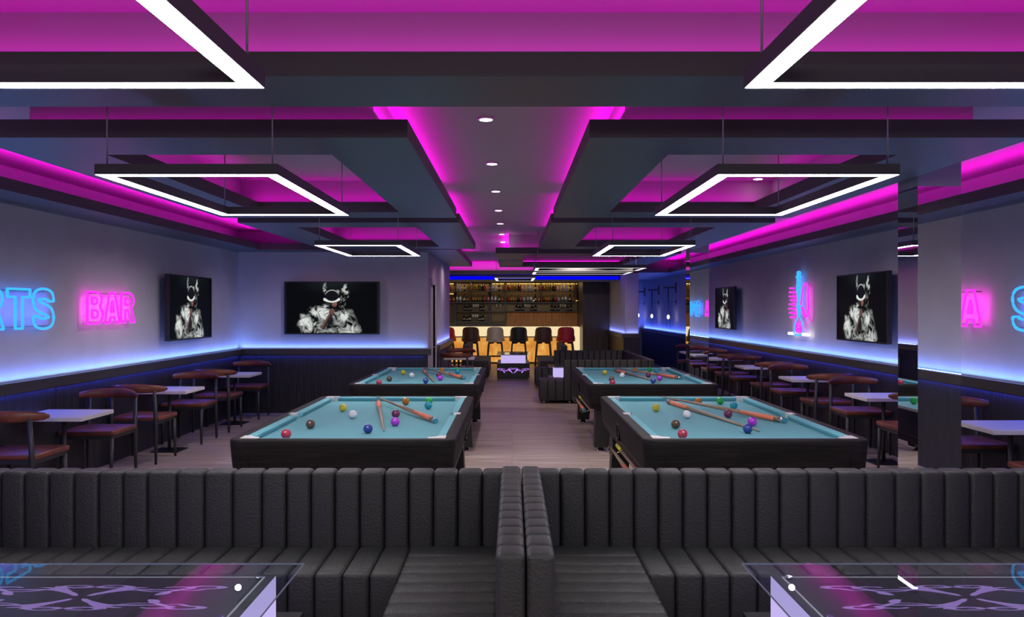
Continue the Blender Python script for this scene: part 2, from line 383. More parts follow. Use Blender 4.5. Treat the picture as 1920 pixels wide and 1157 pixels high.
# ------------------------------------------------------------------ pendant lamps
def top_z(x, y):
    for x0, x1, y0, y1, h in SLABS:
        if x0 < x < x1 and y0 < y < y1 and not (h[0] < x < h[1] and h[2] < y < h[3]): return ZS
    return ZC
def pendant(x0, x1, y0, y1, label):
    zb = 2.14; zt_ = 2.187; w = .06
    t = thing('pendant_lamp', label, 'pendant lamp', ((x0+x1)/2, (y0+y1)/2, zb), 0, 'rectangular pendant lamps')
    bm = bmesh.new()
    for a in ((x0, x1, y0, y0+w), (x0, x1, y1-w, y1), (x0, x0+w, y0+w, y1-w), (x1-w, x1, y0+w, y1-w)): box(bm, *a, zb, zt_)
    obj('frame', bm, 'lampframe', t, world=True)
    bm = bmesh.new(); e = .003
    for a in ((x0+e, x1-e, y0+e, y0+w-e), (x0+e, x1-e, y1-w+e, y1-e), (x0+e, x0+w-e, y0+w-e, y1-w+e), (x1-w+e, x1-e, y0+w-e, y1-w+e)): box(bm, *a, zb-.0008, zb+.0005)
    obj('diffuser', bm, 'lamp' if y0 < 12 else 'lamp_soft', t, world=True)
    for x in (x0+.035, x1-.035):
        for y in (y0+.045, y1-.045):
            bm = bmesh.new(); tube(bm, [(x, y, zt_-.005), (x, y, top_z(x, y))], .0035, 6); obj('wire', bm, 'wire', t, world=True)
pendant(-2.32, -.66, 1.47, 2.29, 'large rectangular pendant lamp hanging over the left glass table at the top left')
pendant(.62, 2.28, 1.47, 2.29, 'large rectangular pendant lamp hanging over the right glass table at the top right')
pendant(-1.835, -1.03, 3.76, 5.41, 'rectangular pendant lamp over the front left pool table')
pendant(.903, 1.705, 3.76, 5.41, 'rectangular pendant lamp over the front right pool table')
pendant(-1.835, -1.03, 7.95, 9.6, 'rectangular pendant lamp over the rear left pool table')
pendant(.903, 1.705, 7.95, 9.6, 'rectangular pendant lamp over the rear right pool table')
pendant(.34, 1.95, 12.36, 13.27, 'wide pendant lamp just beyond the rear right pool table')
pendant(.34, 1.95, 13.77, 14.7, 'wide pendant lamp over the front of the channelled lounge sofa')
pendant(-.34, .45, 16.4, 18.1, 'farthest pendant lamp, hanging in front of the blue light strip')

# ------------------------------------------------------------------ downlights and added fill spots
ords = ['nearest', 'second', 'third', 'fourth', 'fifth', 'sixth', 'farthest']
for i, dy in enumerate([358, 274, 222, 186, 161, 141, 126]):
    Y = (ZC-EYE)*F/dy
    t = thing('downlight', '%s round white downlight in the centre strip of the ceiling' % ords[i], 'downlight', (-.157, Y, ZC-.012), 0, 'ceiling downlights down the middle')
    bm = bmesh.new(); lathe(bm, [(.036,.0),(.052,0),(.052,.012),(.036,.012)], n=24); obj('trim_ring', bm, 'white', t)
    bm = bmesh.new(); lathe(bm, [(.038,-.002),(.038,.006)], n=24); obj('lens', bm, 'down', t)
t = thing('downlight', 'single downlight inside the recess above the front right pendant lamp', 'downlight', (2.16, 7.52, ZC-.012))
bm = bmesh.new(); lathe(bm, [(.036,.0),(.052,0),(.052,.012),(.036,.012)], n=24); obj('trim_ring', bm, 'white', t)
bm = bmesh.new(); lathe(bm, [(.038,-.002),(.038,.006)], n=24); obj('lens', bm, 'down', t)

for Y in [(ZC-EYE)*F/dy for dy in (358, 274, 222, 186, 161, 141, 126)] + [16.3, 17.9, 19.5]:
    if Y > 16: continue
    l = bpy.data.lights.new('downlight_beam', 'SPOT'); l.energy = 28; l.spot_size = 1.9; l.spot_blend = .8; l.color = (1,.9,.84); l.shadow_soft_size = .03
    o = bpy.data.objects.new('downlight_beam', l); C.objects.link(o); o.location = (-.157, Y, ZC-.03)
for X, Y, e, zz in ((-2.75, 1.0, 26, 2.385), (-2.75, 4.7, 30, 2.385), (-2.8, 8.75, 30, 2.385), (-2.75, 11.6, 16, 2.385), (2.8, 1.0, 26, 2.385), (2.8, 4.7, 30, 2.385), (2.86, 8.75, 30, 2.385), (2.8, 12.0, 30, 2.385), (2.8, 15.8, 24, 2.385), (-.95, 15.4, 10, 2.385)):
    l = bpy.data.lights.new('wall_fill_spot', 'SPOT'); l.energy = e*1.2; l.spot_size = 2.9; l.spot_blend = 1; l.color = (1,.90,.92); l.shadow_soft_size = .03  # unseen spots added to fill the walls; one pair read off glass reflections
    o = bpy.data.objects.new('wall_fill_spot', l); C.objects.link(o); o.location = (X, Y, zz)
l = bpy.data.lights.new('front_fill_spot', 'SPOT'); l.energy = 120; l.spot_size = 2.6; l.spot_blend = 1; l.color = (1,.95,.94); l.shadow_soft_size = .25  # unseen fill added behind the camera to brighten surfaces facing it
o = bpy.data.objects.new('front_fill_spot', l); C.objects.link(o); o.location = (0, -1.6, 2.25); o.rotation_euler = (math.radians(72), 0, 0)
for X, Y, e in ((-1.1, 18.2, 45), (.0, 18.4, 55), (1.3, 18.4, 55), (1.0, 12.75, 60), (2.0, 12.75, 30), (-.75, 12.9, 22)):
    if e:
        l = bpy.data.lights.new('bar_lounge_fill', 'SPOT'); l.energy = e; l.spot_size = 1.7; l.spot_blend = .8; l.color = (1,.86,.72); l.shadow_soft_size = .04  # no fixtures here: fill added for the stools, lounge sofa and passage
        o = bpy.data.objects.new('bar_lounge_fill', l); C.objects.link(o); o.location = (X, Y, 2.62 if Y > 18 else 2.3); o.rotation_euler = (math.radians(50), 0, 0)
# ------------------------------------------------------------------ mirrored columns
for (x0, x1, y0, y1, lab) in ((2.71, 3.0, 5.716, 6.01, 'mirrored square column beside the front right pool table'), (2.60, 2.88, 12.52, 12.8, 'mirrored square column behind the rear right pool table')):
    t = thing('mirrored_column', lab, 'column', ((x0+x1)/2, (y0+y1)/2, 0), 0, 'mirrored columns')
    bm = bmesh.new(); box(bm, x0, x1, y0, y1, 0, 2.368); obj('shaft', bm, 'mirror', t, world=True)
    bm = bmesh.new(); box(bm, x0, x1, y0, y1, 2.368, ZC); obj('collar', bm, 'collar', t, world=True)

# ------------------------------------------------------------------ TVs
def tv_color(x, y):
    """x,y in picture units 0..1645, 0..935 (y down)"""
    p = Vector((x/170., y/170., 3.1))
    wv = Vector((noise.noise(p+Vector((7,1,2))), noise.noise(p+Vector((1,9,4))), 0))
    n1 = noise.fractal(p*1.6 + wv*1.5, 1.0, 2.0, 5)
    n2 = noise.fractal(p*3.2 + wv*2.2 + Vector((4,4,4)), 1.0, 2.0, 4)
    def G(cx, cy, rx, ry): return math.exp(-(((x-cx)/rx)**2 + ((y-cy)/ry)**2))
    d = (1.1*G(320,700,110,100) + 1.3*G(560,530,130,75) + 1.0*G(470,760,180,80) + 1.2*G(720,540,110,80) + .8*G(640,640,90,60)
         + 1.1*G(960,620,120,90) + .9*G(1060,640,90,80) + .75*G(1180,800,110,140) + .5*G(1000,900,300,60) + .7*G(380,880,110,70)
         + .55*G(1270,840,70,60) + .4*G(1150,560,90,70) + .7*G(620,890,130,60) + .45*G(900,800,120,90) + .8*G(700,440,60,40))
    w = (.9*G(700,80,30,60) + .7*G(690,150,28,40) + .7*G(1060,90,32,80) + .8*G(1050,150,50,45) + .6*G(1110,210,35,60) + .45*G(1010,320,50,70) + .35*G(1010,440,60,60) + .5*G(1250,535,30,25) + .5*G(930,170,60,25))
    s = max(0, min(1, d*(.78 + .95*n1 + .75*n2) - .14)) + max(0, min(.7, w*(.55 + 2.4*n2 + .8*n1) - .1))
    s = min(1, s)
    base = .0025 + .014*G(820,20,400,120)
    c = [base*.6 + s*.80, base*.9 + s*.84, base*1.1 + s*.80]
    def mixc(k, rgb):
        for i in range(3): c[i] = c[i]*(1-k) + rgb[i]*k
    def sm(v): return max(0, min(1, v))
    # torso gap, face, cap, hand, forearm
    fa = ((x-868)/50)**2 + ((y-395)/62)**2
    if fa < 1.1 and y > 330: mixc(sm((1.1-fa)*3)*sm((x-815)/14)*.9, (.30-.12*sm((y-400)/50),.12-.05*sm((y-400)/50),.09-.03*sm((y-400)/50)))
    if 710 < x <= 825 and 370 < y < 430: mixc(.8, (.02,.02,.025))
    ex = ((x-825)/138)**2; ey = ((y-265)/125 if y < 265 else (y-265)/95)**2
    r = ex+ey
    if r < 1.0:
        mixc(1, (.006,.006,.010))
        if y < 240 and r > .68: mixc(sm((r-.68)/.25)*sm((240-y)/60)*.75, (.75,.78,.78))
    yb = 355 - ((x-820)/150)**2*40
    if abs(x-820) < 152 and yb-34 < y+0 < yb+22 and r > .72 and y > 290: mixc(sm((yb+22-y)/8), (.85,.87,.84))
    # hand
    h = ((x-818)/50)**2 + ((y-545+6*math.sin(x/7.))/54)**2
    if h < 1.2: mixc(sm((1.2-h)*3), (.17-.10*sm((y-560)/40),.075-.045*sm((y-560)/40),.06-.035*sm((y-560)/40)))
    ax, ay, bx, by = 800, 590, 665, 830
    t = max(0, min(1, ((x-ax)*(bx-ax)+(y-ay)*(by-ay))/((bx-ax)**2+(by-ay)**2)))
    dd = math.hypot(x-ax-t*(bx-ax), y-ay-t*(by-ay))
    if dd < 36 and h > .9: mixc(sm((36-dd)/8), (.16,.07,.055) if (x-ax)*(by-ay)-(y-ay)*(bx-ax) < 0 else (.02,.018,.02))
    if 740 < x < 900 and 640 < y < 830 and dd > 36: mixc(.55*sm((x-740)/30)*sm((900-x)/60)*sm((y-640)/30)*sm((830-y)/60), (.01,.012,.016))
    return c
def tv_screen_mesh():
    nx, ny = 230, 130; W, H = 1.33, .757
    vs = []; cols = []
    for j in range(ny+1):
        for i in range(nx+1):
            u, w = i/nx, j/ny
            vs.append(((u-.5)*W, 0, (w-.5)*H)); cols.append(tv_color(u*1645, (1-w)*935))
    fs = [(j*(nx+1)+i, j*(nx+1)+i+1, (j+1)*(nx+1)+i+1, (j+1)*(nx+1)+i) for j in range(ny) for i in range(nx)]
    me = bpy.data.meshes.new('screen'); me.from_pydata(vs, [], fs)
    ca = me.color_attributes.new('picture', 'FLOAT_COLOR', 'POINT')
    flat = []
    for c in cols: flat += [c[0], c[1], c[2], 1]
    ca.data.foreach_set('color', flat)
    m = mat('screen_picture', (.001,.001,.001), .6, spec=.1); at = nd(m, 'ShaderNodeAttribute', attribute_name='picture')
    b = m.node_tree.nodes['Principled BSDF']; lk(m, at.outputs['Color'], b.inputs['Emission Color']); b.inputs['Emission Strength'].default_value = .85
    me.materials.append(m); return me
tv = thing('television', 'x', 'television', (0,0,0))
bm = bmesh.new()   # screen normal toward -Y (local), body behind
W2, H2 = .70, .388
box(bm, -W2, W2, .0, .04, -H2, H2, bev=.004)
obj('housing', bm, 'tvframe', tv)
bm = bmesh.new()
for a in ((-W2, W2, H2-.014, H2), (-W2, W2, -H2, -H2+.018), (-W2, -W2+.02, -H2+.018, H2-.014), (W2-.02, W2, -H2+.018, H2-.014)):
    box(bm, a[0], a[1], -.012, .0, a[2], a[3])
obj('bezel', bm, 'tvframe', tv)
s = bpy.data.objects.new('screen', tv_screen_mesh()); C.objects.link(s); s.parent = tv; s.location = (0, -.004, .002)
bm = bmesh.new(); box(bm, -.2, .2, .04, .128, -.15, .15); obj('wall_bracket', bm, 'tvgrey', tv)
P = Proto(tv); gtv = 'televisions showing a man in a smoke cloud'
P.place((-2.655, 12.62, 1.563), 0, 'wide television on the far left wall, man in cap wreathed in smoke', gtv)
P.place((XL+.13, 10.5, 1.563), PI/2, 'television on the left side wall right of the pink BAR sign', gtv)
P.place((XR-.13, 9.66, 1.563), -PI/2, 'television on the right wall between the neon pipe and the near mirrored column', gtv)
P.place((XR-.13, 15.85, 1.563), -PI/2, 'television farther down the right wall by the far mirrored column', gtv)

# ------------------------------------------------------------------ neon signs
def arc(cx, cy, rx, ry, a0, a1, n=8): return [(cx+rx*math.cos(math.radians(a0+(a1-a0)*i/n)), cy+ry*math.sin(math.radians(a0+(a1-a0)*i/n))) for i in range(n+1)]
def offs(path, h):
    P_ = [Vector((p[0], p[1], 0)) for p in path]; L_, R_ = [], []
    for i, p in enumerate(P_):
        d = (P_[min(i+1, len(P_)-1)] - P_[max(i-1, 0)]).normalized(); nn_ = Vector((-d.y, d.x, 0))
        L_.append(p+nn_*h); R_.append(p-nn_*h)
    return [(q.x, q.y) for q in L_ + R_[::-1]]
sctr = [(q.x, q.y) for q in smooth_path([(.86,.70,0),(.82,.84,0),(.5,.90,0),(.18,.84,0),(.14,.70,0),(.24,.58,0),(.5,.50,0),(.76,.42,0),(.86,.30,0),(.82,.16,0),(.5,.10,0),(.18,.16,0),(.14,.30,0)], 4)]
GL = {
 'T': [[(0,1),(1,1),(1,.8),(.66,.8),(.66,0),(.34,0),(.34,.8),(0,.8)]],
 'A': [[(0,0),(.32,1),(.68,1),(1,0),(.70,0),(.64,.18),(.36,.18),(.30,0)], [(.41,.36),(.59,.36),(.5,.72)]],
 'V': [[(0,1),(.32,1),(.5,.3),(.68,1),(1,1),(.66,0),(.34,0)]],
 'B': [[(0,0),(0,1),(.5,1)] + arc(.6,.76,.3,.24,90,-50) + arc(.62,.28,.34,.28,50,-90), [(.3,.62),(.3,.82)] + arc(.5,.72,.12,.1,90,-90,5), [(.3,.18),(.3,.42)] + arc(.52,.3,.13,.12,90,-90,5)],
 'R': [[(0,0),(0,1),(.5,1)] + arc(.6,.74,.34,.26,90,-70) + [(1,0),(.70,0),(.48,.42),(.30,.42),(.30,0)], [(.3,.6),(.3,.82)] + arc(.52,.71,.13,.11,90,-90,5)],
 'P': [[(0,0),(0,1),(.5,1)] + arc(.6,.70,.34,.30,90,-90) + [(.30,.40),(.30,0)], [(.3,.58),(.3,.82)] + arc(.52,.70,.13,.12,90,-90,5)],
 'O': [arc(.5,.5,.5,.5,0,345,22), arc(.5,.5,.22,.28,0,345,18)],
 'S': [offs(sctr, .135)],
}
def sign(text, y_start, sgn, xw, z0, h, w, pitch, m, root):
    """sgn +1: reads toward +Y (left wall), -1: toward -Y (right wall)"""
    for i, ch in enumerate(text):
        bm = bmesh.new()
        for loop in GL[ch]:
            pts = [(xw, y_start + sgn*(i*pitch + u*w), z0 + q*h) for u, q in loop]
            # densify
            dp = []
            for k in range(len(pts)):
                a, b = Vector(pts[k]), Vector(pts[(k+1) % len(pts)])
                dp.append(a)
                if (b-a).length > .05: dp += [a.lerp(b, .03), a.lerp(b, .97)]
            tube(bm, dp, .0115, 6, closed=True)
        obj('letter', bm, m, root, world=True)
    bm = bmesh.new()   # stand-offs and mounting rods
    xr = xw + (-.012 if sgn > 0 else .012); wall = XL if sgn > 0 else XR
    L = pitch*len(text)
    for q in (.04, .96):
        tube(bm, [(xr, y_start, z0+q*h), (xr, y_start+sgn*(L-.05), z0+q*h)], .004, 5)
        for k in range(len(text)): tube(bm, [(xr, y_start+sgn*(k+.5)*pitch, z0+q*h), (wall, y_start+sgn*(k+.5)*pitch, z0+q*h)], .004, 5)
    obj('mounting_rod', bm, 'wire', root, world=True)
def glow_fill(y0, y1, z, h, side, col, pw):  # added area lights that strengthen the neon's glow on the wall
    x = XL+.06 if side < 0 else XR-.06
    strip('sign_glow_fill', (x, y0, z), (x, y1, z), pw/abs(y1-y0), col, width=h, facing='-x' if side < 0 else '+x')
PK = (1,.02,.75); BU = (.09,.12,1)
r = thing('neon_sign', 'blue outlined neon lettering SPORTS on the left wall', 'neon sign', (XL+.07, 6.4, 1.39)); sign('SPORTS', 5.32, 1, XL+.07, 1.39, .32, .32, .366, 'blueneon', r)
glow_fill(5.3, 7.5, 1.55, .25, -1, BU, 3.6)
r = thing('neon_sign', 'pink outlined neon lettering BAR on the left wall', 'neon sign', (XL+.07, 8.6, 1.41)); sign('BAR', 8.06, 1, XL+.07, 1.41, .30, .315, .35, 'pinkneon', r)
glow_fill(8.08, 9.1, 1.56, .25, -1, PK, 1.7)
r = thing('neon_sign', 'pink outlined neon letters on the right wall beside the mirrored column', 'neon sign', (XR-.07, 7.6, 1.40)); sign('VA', 8.02, -1, XR-.07, 1.40, .31, .34, .38, 'pinkneon', r)
glow_fill(7.28, 8.0, 1.56, .25, 1, PK, 1.2)
r = thing('neon_sign', 'blue outlined neon lettering cut by the right edge of the photo', 'neon sign', (XR-.07, 5.8, 1.39)); sign('SPORTS', 6.84, -1, XR-.07, 1.39, .32, .32, .366, 'blueneon', r)
glow_fill(4.7, 6.82, 1.55, .25, 1, BU, 3.6)
# neon hookah
def wp(zx, zy):
    px = 1450 + zx/6.43; py = 480 + zy/6.43; X = XR-.07
    Y = X*F/(px-CX); return (X, Y, EYE + (CY-py)*Y/F)
r = thing('neon_hookah_sign', 'blue and pink neon water pipe sign with white base bars on the right wall', 'neon sign', (XR-.07, 12.1, 1.17))
def ntube(pl, m, nm, closed=False, rad=.012, sm=True):
    pts = [Vector(wp(*p)) for p in pl]
    if sm: pts = smooth_path(pts, 4, closed)
    bm = bmesh.new(); tube(bm, pts, rad, 6, closed=closed); return obj(nm, bm, m, r, world=True)
ntube([(290,195),(325,195),(322,245),(338,250),(322,290),(326,400),(318,520),(330,600),(318,720),(345,790),(358,860),(350,945),(260,945),(250,860),(268,790),(298,720),(286,600),(296,520),(284,400),(290,290),(276,250),(292,245)], 'blueneon', 'pipe_outline', True)
ntube([(300,200),(304,290),(306,400),(306,520),(306,600),(308,720)], 'blueneon', 'stem', rad=.014)
ntube([(330,590),(345,480),(360,380),(388,330),(416,370),(420,480),(425,600),(418,690),(395,742),(368,700),(345,620)], 'pinkneon', 'hose')
ntube([(345,620),(368,690),(390,735)], 'pinkneon', 'mouthpiece', rad=.022)
for zy, a, b in ((390,202,245),(438,195,275),(488,196,275),(533,206,278),(583,195,280),(635,190,278),(685,196,278),(738,206,248)):
    ntube([(a, zy), (b, zy)], 'pinkneon', 'smoke_bar', rad=.016, sm=False)
ntube([(275,905),(285,810),(330,810),(340,905)], 'pinkneon', 'water_glow', True, rad=.012)
ntube([(285,850),(300,830),(315,850),(325,870),(300,875)], 'pinkneon', 'bubble', True, rad=.012)
ntube([(285,890),(330,892)], 'pinkneon', 'water_line', rad=.014)
ntube([(190,932),(248,935)], 'whiteneon', 'base_bar', rad=.022, sm=False); ntube([(360,947),(428,952)], 'whiteneon', 'base_bar', rad=.022, sm=False)
glow_fill(11.95, 12.15, 1.75, .5, 1, BU, .9); glow_fill(11.6, 11.85, 1.6, .5, 1, PK, .45); glow_fill(12.15, 12.4, 1.55, .5, 1, PK, .35); glow_fill(11.7, 12.1, 1.22, .06, 1, (1,.85,1), .08)

# ------------------------------------------------------------------ chairs and bistro tables
ch = thing('dining_chair', 'x', 'chair')
bm = bmesh.new(); box(bm, -.245, .245, -.23, .26, .425, .468, bev=.014, seg=3); obj('seat', bm, 'brown', ch, smooth=True)
bm = bmesh.new(); box(bm, -.225, .225, -.225, .245, .392, .426, bev=.003); obj('seat_frame', bm, 'legmetal', ch)
bm = bmesh.new()   # horn shaped back, swept forward at the ends
N = 22; rings = []
for i in range(N+1):
    t = -1 + 2*i/N; a = abs(t)
    x = .29*t; y = -.285 + .155*a**2.2; z = .755 - .012*a**2
    hh = .046*(1-.50*a**3); th = .022*(1-.35*a**2)
    if i in (0, N): hh *= .55; th *= .6
    d = Vector((.29, .155*2.2*a**1.2*(1 if t > 0 else -1), 0)).normalized(); nrm = Vector((-d.y, d.x, 0))
    rings.append([bm.verts.new(Vector((x, y, z)) + nrm*th*math.cos(2*PI*k/10) + Vector((0,0,1))*hh*math.sin(2*PI*k/10)) for k in range(10)])
for i in range(N):
    for k in range(10): bm.faces.new((rings[i][k], rings[i][(k+1) % 10], rings[i+1][(k+1) % 10], rings[i+1][k]))
bm.faces.new(rings[0][::-1]); bm.faces.new(rings[-1]); obj('backrest', bm, 'brown', ch, smooth=True)
for s in (-1, 1):
    bm = bmesh.new(); tube(bm, [(s*.225,-.25,0),(s*.22,-.238,.42),(s*.215,-.262,.735)], [.013,.021,.017], 10); obj('leg', bm, 'legmetal', ch)
    bm = bmesh.new(); tube(bm, [(s*.225,.245,0),(s*.215,.225,.40)], [.012,.022], 10); obj('leg', bm, 'legmetal', ch)
CH = Proto(ch)
bt = thing('bistro_table', 'x', 'table')
bm = bmesh.new(); box(bm, -.285, .285, -.28, .28, .642, .676, bev=.004); obj('tabletop', bm, 'white', bt)
bm = bmesh.new(); tube(bm, [(0,0,.012),(0,0,.642)], .018, 12); obj('pedestal', bm, 'legmetal', bt)
bm = bmesh.new(); box(bm, -.15, .15, -.15, .15, 0, .012, bev=.003); obj('base_plate', bm, 'black', bt)
BT = Proto(bt)
nth = ['nearest', 'second', 'third', 'fourth', 'fifth', 'sixth']
def row(side, Ts, skip_near=(), skip_far=()):
    s = -1 if side == 'left' else 1
    for i, T in enumerate(Ts):
        BT.place((s*3.745, T-.28, 0), 0, 'white square bistro table, %s along the %s wall' % (nth[i], side), 'bistro tables along the %s wall' % side)
        if i not in skip_near:
            CH.place((s*3.77, T-.87, 0), 0, 'brown leather chair with its back to the camera at the %s %s wall bistro table' % (nth[i], side), 'horn back chairs along the walls')
        if i not in skip_far:
            CH.place((s*3.77, T+.38, 0), PI, 'brown leather chair facing the camera at the %s %s wall bistro table' % (nth[i], side), 'horn back chairs along the walls')
row('left', [7.44, 9.64, 11.84])
row('right', [6.71, 8.91, 11.12, 13.32, 15.52, 17.72])
BT.place((-.965, 15.47, 0), 0, 'white bistro table in the passage beyond the far left wall', 'bistro tables in the passage')
CH.place((-.98, 14.88, 0), 0, 'brown leather chair on the near side of the passage bistro table', 'horn back chairs in the passage')
CH.place((-.98, 16.13, 0), PI, 'brown leather chair on the far side of the passage bistro table', 'horn back chairs in the passage')

# ------------------------------------------------------------------ pool tables
def rrect(hx, hy, r, n=6):
    pts = []
    for cx, cy, a in ((hx-r, hy-r, 0), (-hx+r, hy-r, 90), (-hx+r, -hy+r, 180), (hx-r, -hy+r, 270)):
        pts += arc(cx, cy, r, r, a, a+90, n)
    return pts
def loft(bm, loops, mi=0, cap0=False, cap1=False, smooth=True):
    R = [[bm.verts.new(p) for p in L] for L in loops]
    n = len(R[0])
    for i in range(len(R)-1):
        for k in range(n):
            f = bm.faces.new((R[i][k], R[i][(k+1) % n], R[i+1][(k+1) % n], R[i+1][k])); f.smooth = smooth; f.material_index = mi
    if cap0: bm.faces.new(R[0][::-1])
    if cap1: bm.faces.new(R[-1])
pt = thing('pool_table', 'x', 'pool table')
HX, HY = .635, 1.275; OX, OY = .708, 1.345; ZR = .738; ZCL = .700
bm = bmesh.new()
def lp(hx, hy, r, z): return [(x, y, z) for x, y in rrect(hx, hy, r)]
loft(bm, [lp(OX-.06, OY-.06, .05, .46), lp(OX-.03, OY-.03, .07, .47), lp(OX-.012, OY-.012, .085, .56), lp(OX, OY, .09, .70), lp(OX, OY, .09, .728), lp(OX-.002, OY-.002, .088, .733), lp(OX-.008, OY-.008, .082, ZR-.0005), lp(OX-.014, OY-.014, .078, ZR), lp(HX+.01, HY+.01, .03, ZR), lp(HX, HY, .02, ZR), lp(HX, HY, .02, ZR-.003), lp(HX, HY, .02, .68)], cap0=True)
obj('frame', bm, 'blackwood', pt)
bm = bmesh.new(); box(bm, -HX, HX, -HY, HY, .66, ZCL); obj('cloth', bm, 'cloth', pt)
def cushion(pa, pb, nrm, inset=.07):
    pa, pb, nrm = Vector(pa), Vector(pb), Vector(nrm); d = (pb-pa).normalized()
    bm = bmesh.new(); w = .052
    sec = [(0, ZCL), (0, ZR-.001), (w, ZR-.006), (w, ZR-.016), (w-.012, ZCL)]
    A = [bm.verts.new(pa + d*(inset+ (.035 if s_ > 0 else 0)*min(1, s_/w)) + nrm*s_ + Vector((0,0,z))) for s_, z in sec]
    B = [bm.verts.new(pb - d*(inset+ (.035 if s_ > 0 else 0)*min(1, s_/w)) + nrm*s_ + Vector((0,0,z))) for s_, z in sec]
    bm.faces.new(A[::-1]); bm.faces.new(B)
    for i in range(5): bm.faces.new((A[i], A[(i+1) % 5], B[(i+1) % 5], B[i]))
    obj('cushion', bm, 'cushion', pt)
cushion((-HX,-HY,0), (HX,-HY,0), (0,1,0)); cushion((-HX,HY,0), (HX,HY,0), (0,-1,0))
for s in (-1, 1):
    cushion((s*HX,-HY,0), (s*HX,.0,0), (-s,0,0), .055); cushion((s*HX,0,0), (s*HX,HY,0), (-s,0,0), .055)
for s in (-1, 1):
    for q in (-1, 1):
        bm = bmesh.new()
        poly = [(0,0),(0,.11),(-.045,.11),(-.065,.065),(-.11,.045),(-.11,0)]
        prism(bm, [(x+.012, y+.012) if False else (x, y) for x, y in poly], lambda u, w, t: (s*(HX+.008+u), q*(HY+.008-w), t), ZCL-.01, ZR+.003)
        obj('corner_pocket', bm, 'pocket', pt)
        bm = bmesh.new(); lathe(bm, [(.033,0),(.033,.004)], (s*(HX-.035), q*(HY-.035), ZCL), 16); obj('pocket_hole', bm, 'black', pt)
    bm = bmesh.new(); box(bm, s*HX-.0275, s*HX+.0275, -.05, .05, ZCL, ZR+.002, bev=.004)
    obj('side_pocket', bm, 'pocket', pt)
    for q in (-1, 1):
        lx, ly = s*(OX-.17), q*(OY-.19)
        bm = bmesh.new(); taper(bm, (lx+s*.015, ly+q*.02, .045), (.155,.16), (lx-s*.01, ly, .47), (.17,.2)); lg = obj('leg', bm, 'blackwood2', pt)
        bm = bmesh.new(); lathe(bm, [(.058,0),(.056,.008),(.03,.028),(.02,.046)], (lx+s*.015, ly+q*.02, 0), 20); obj('foot', bm, 'chrome', lg, smooth=True)
# coin box and ball return on the aisle side (both sides of the cabinet)
for s in (-1, 1):
    bm = bmesh.new(); X = OX-.012
    tube(bm, [(s*(X+.006), a, b) for a, b in ((-.07,.54),(-.07,.65),(.07,.65),(.07,.54))], .009, 6, closed=True); 
    rt = obj('ball_return', bm, 'black', pt)
    bm = bmesh.new(); box(bm, min(s*(X-.03), s*(X+.003)), max(s*(X-.03), s*(X+.003)), -.065, .065, .545, .645); obj('return_recess', bm, 'black', rt)
    bm = bmesh.new(); box(bm, min(s*(X-.02), s*(X+.001)), max(s*(X-.02), s*(X+.001)), -OY+.12, OY-.12, .533, .537); obj('side_groove', bm, 'tvgrey', pt)
for q in (-1, 1):
    for a, b, z0, z1 in ((-OX+.13, OX-.13, .522, .525), (-OX+.13, -OX+.134, .53, .70), (OX-.134, OX-.13, .53, .70)):
        bm = bmesh.new(); yy = q*(OY-.008 if z1 > .6 else OY-.012); box(bm, a, b, yy-.006, yy+.006, z0, z1); obj('end_groove', bm, 'tvgrey' if z1 < .6 else 'black', pt)
PT = Proto(pt)
TABLES = [(-1.061, 6.64, 'front left'), (1.525, 6.64, 'front right'), (-1.061, 10.54, 'rear left'), (1.525, 10.54, 'rear right')]
for x, y, lab in TABLES:
    PT.place((x, y, 0), 0, 'black pool table with teal cloth, %s of the four' % lab, 'pool tables')
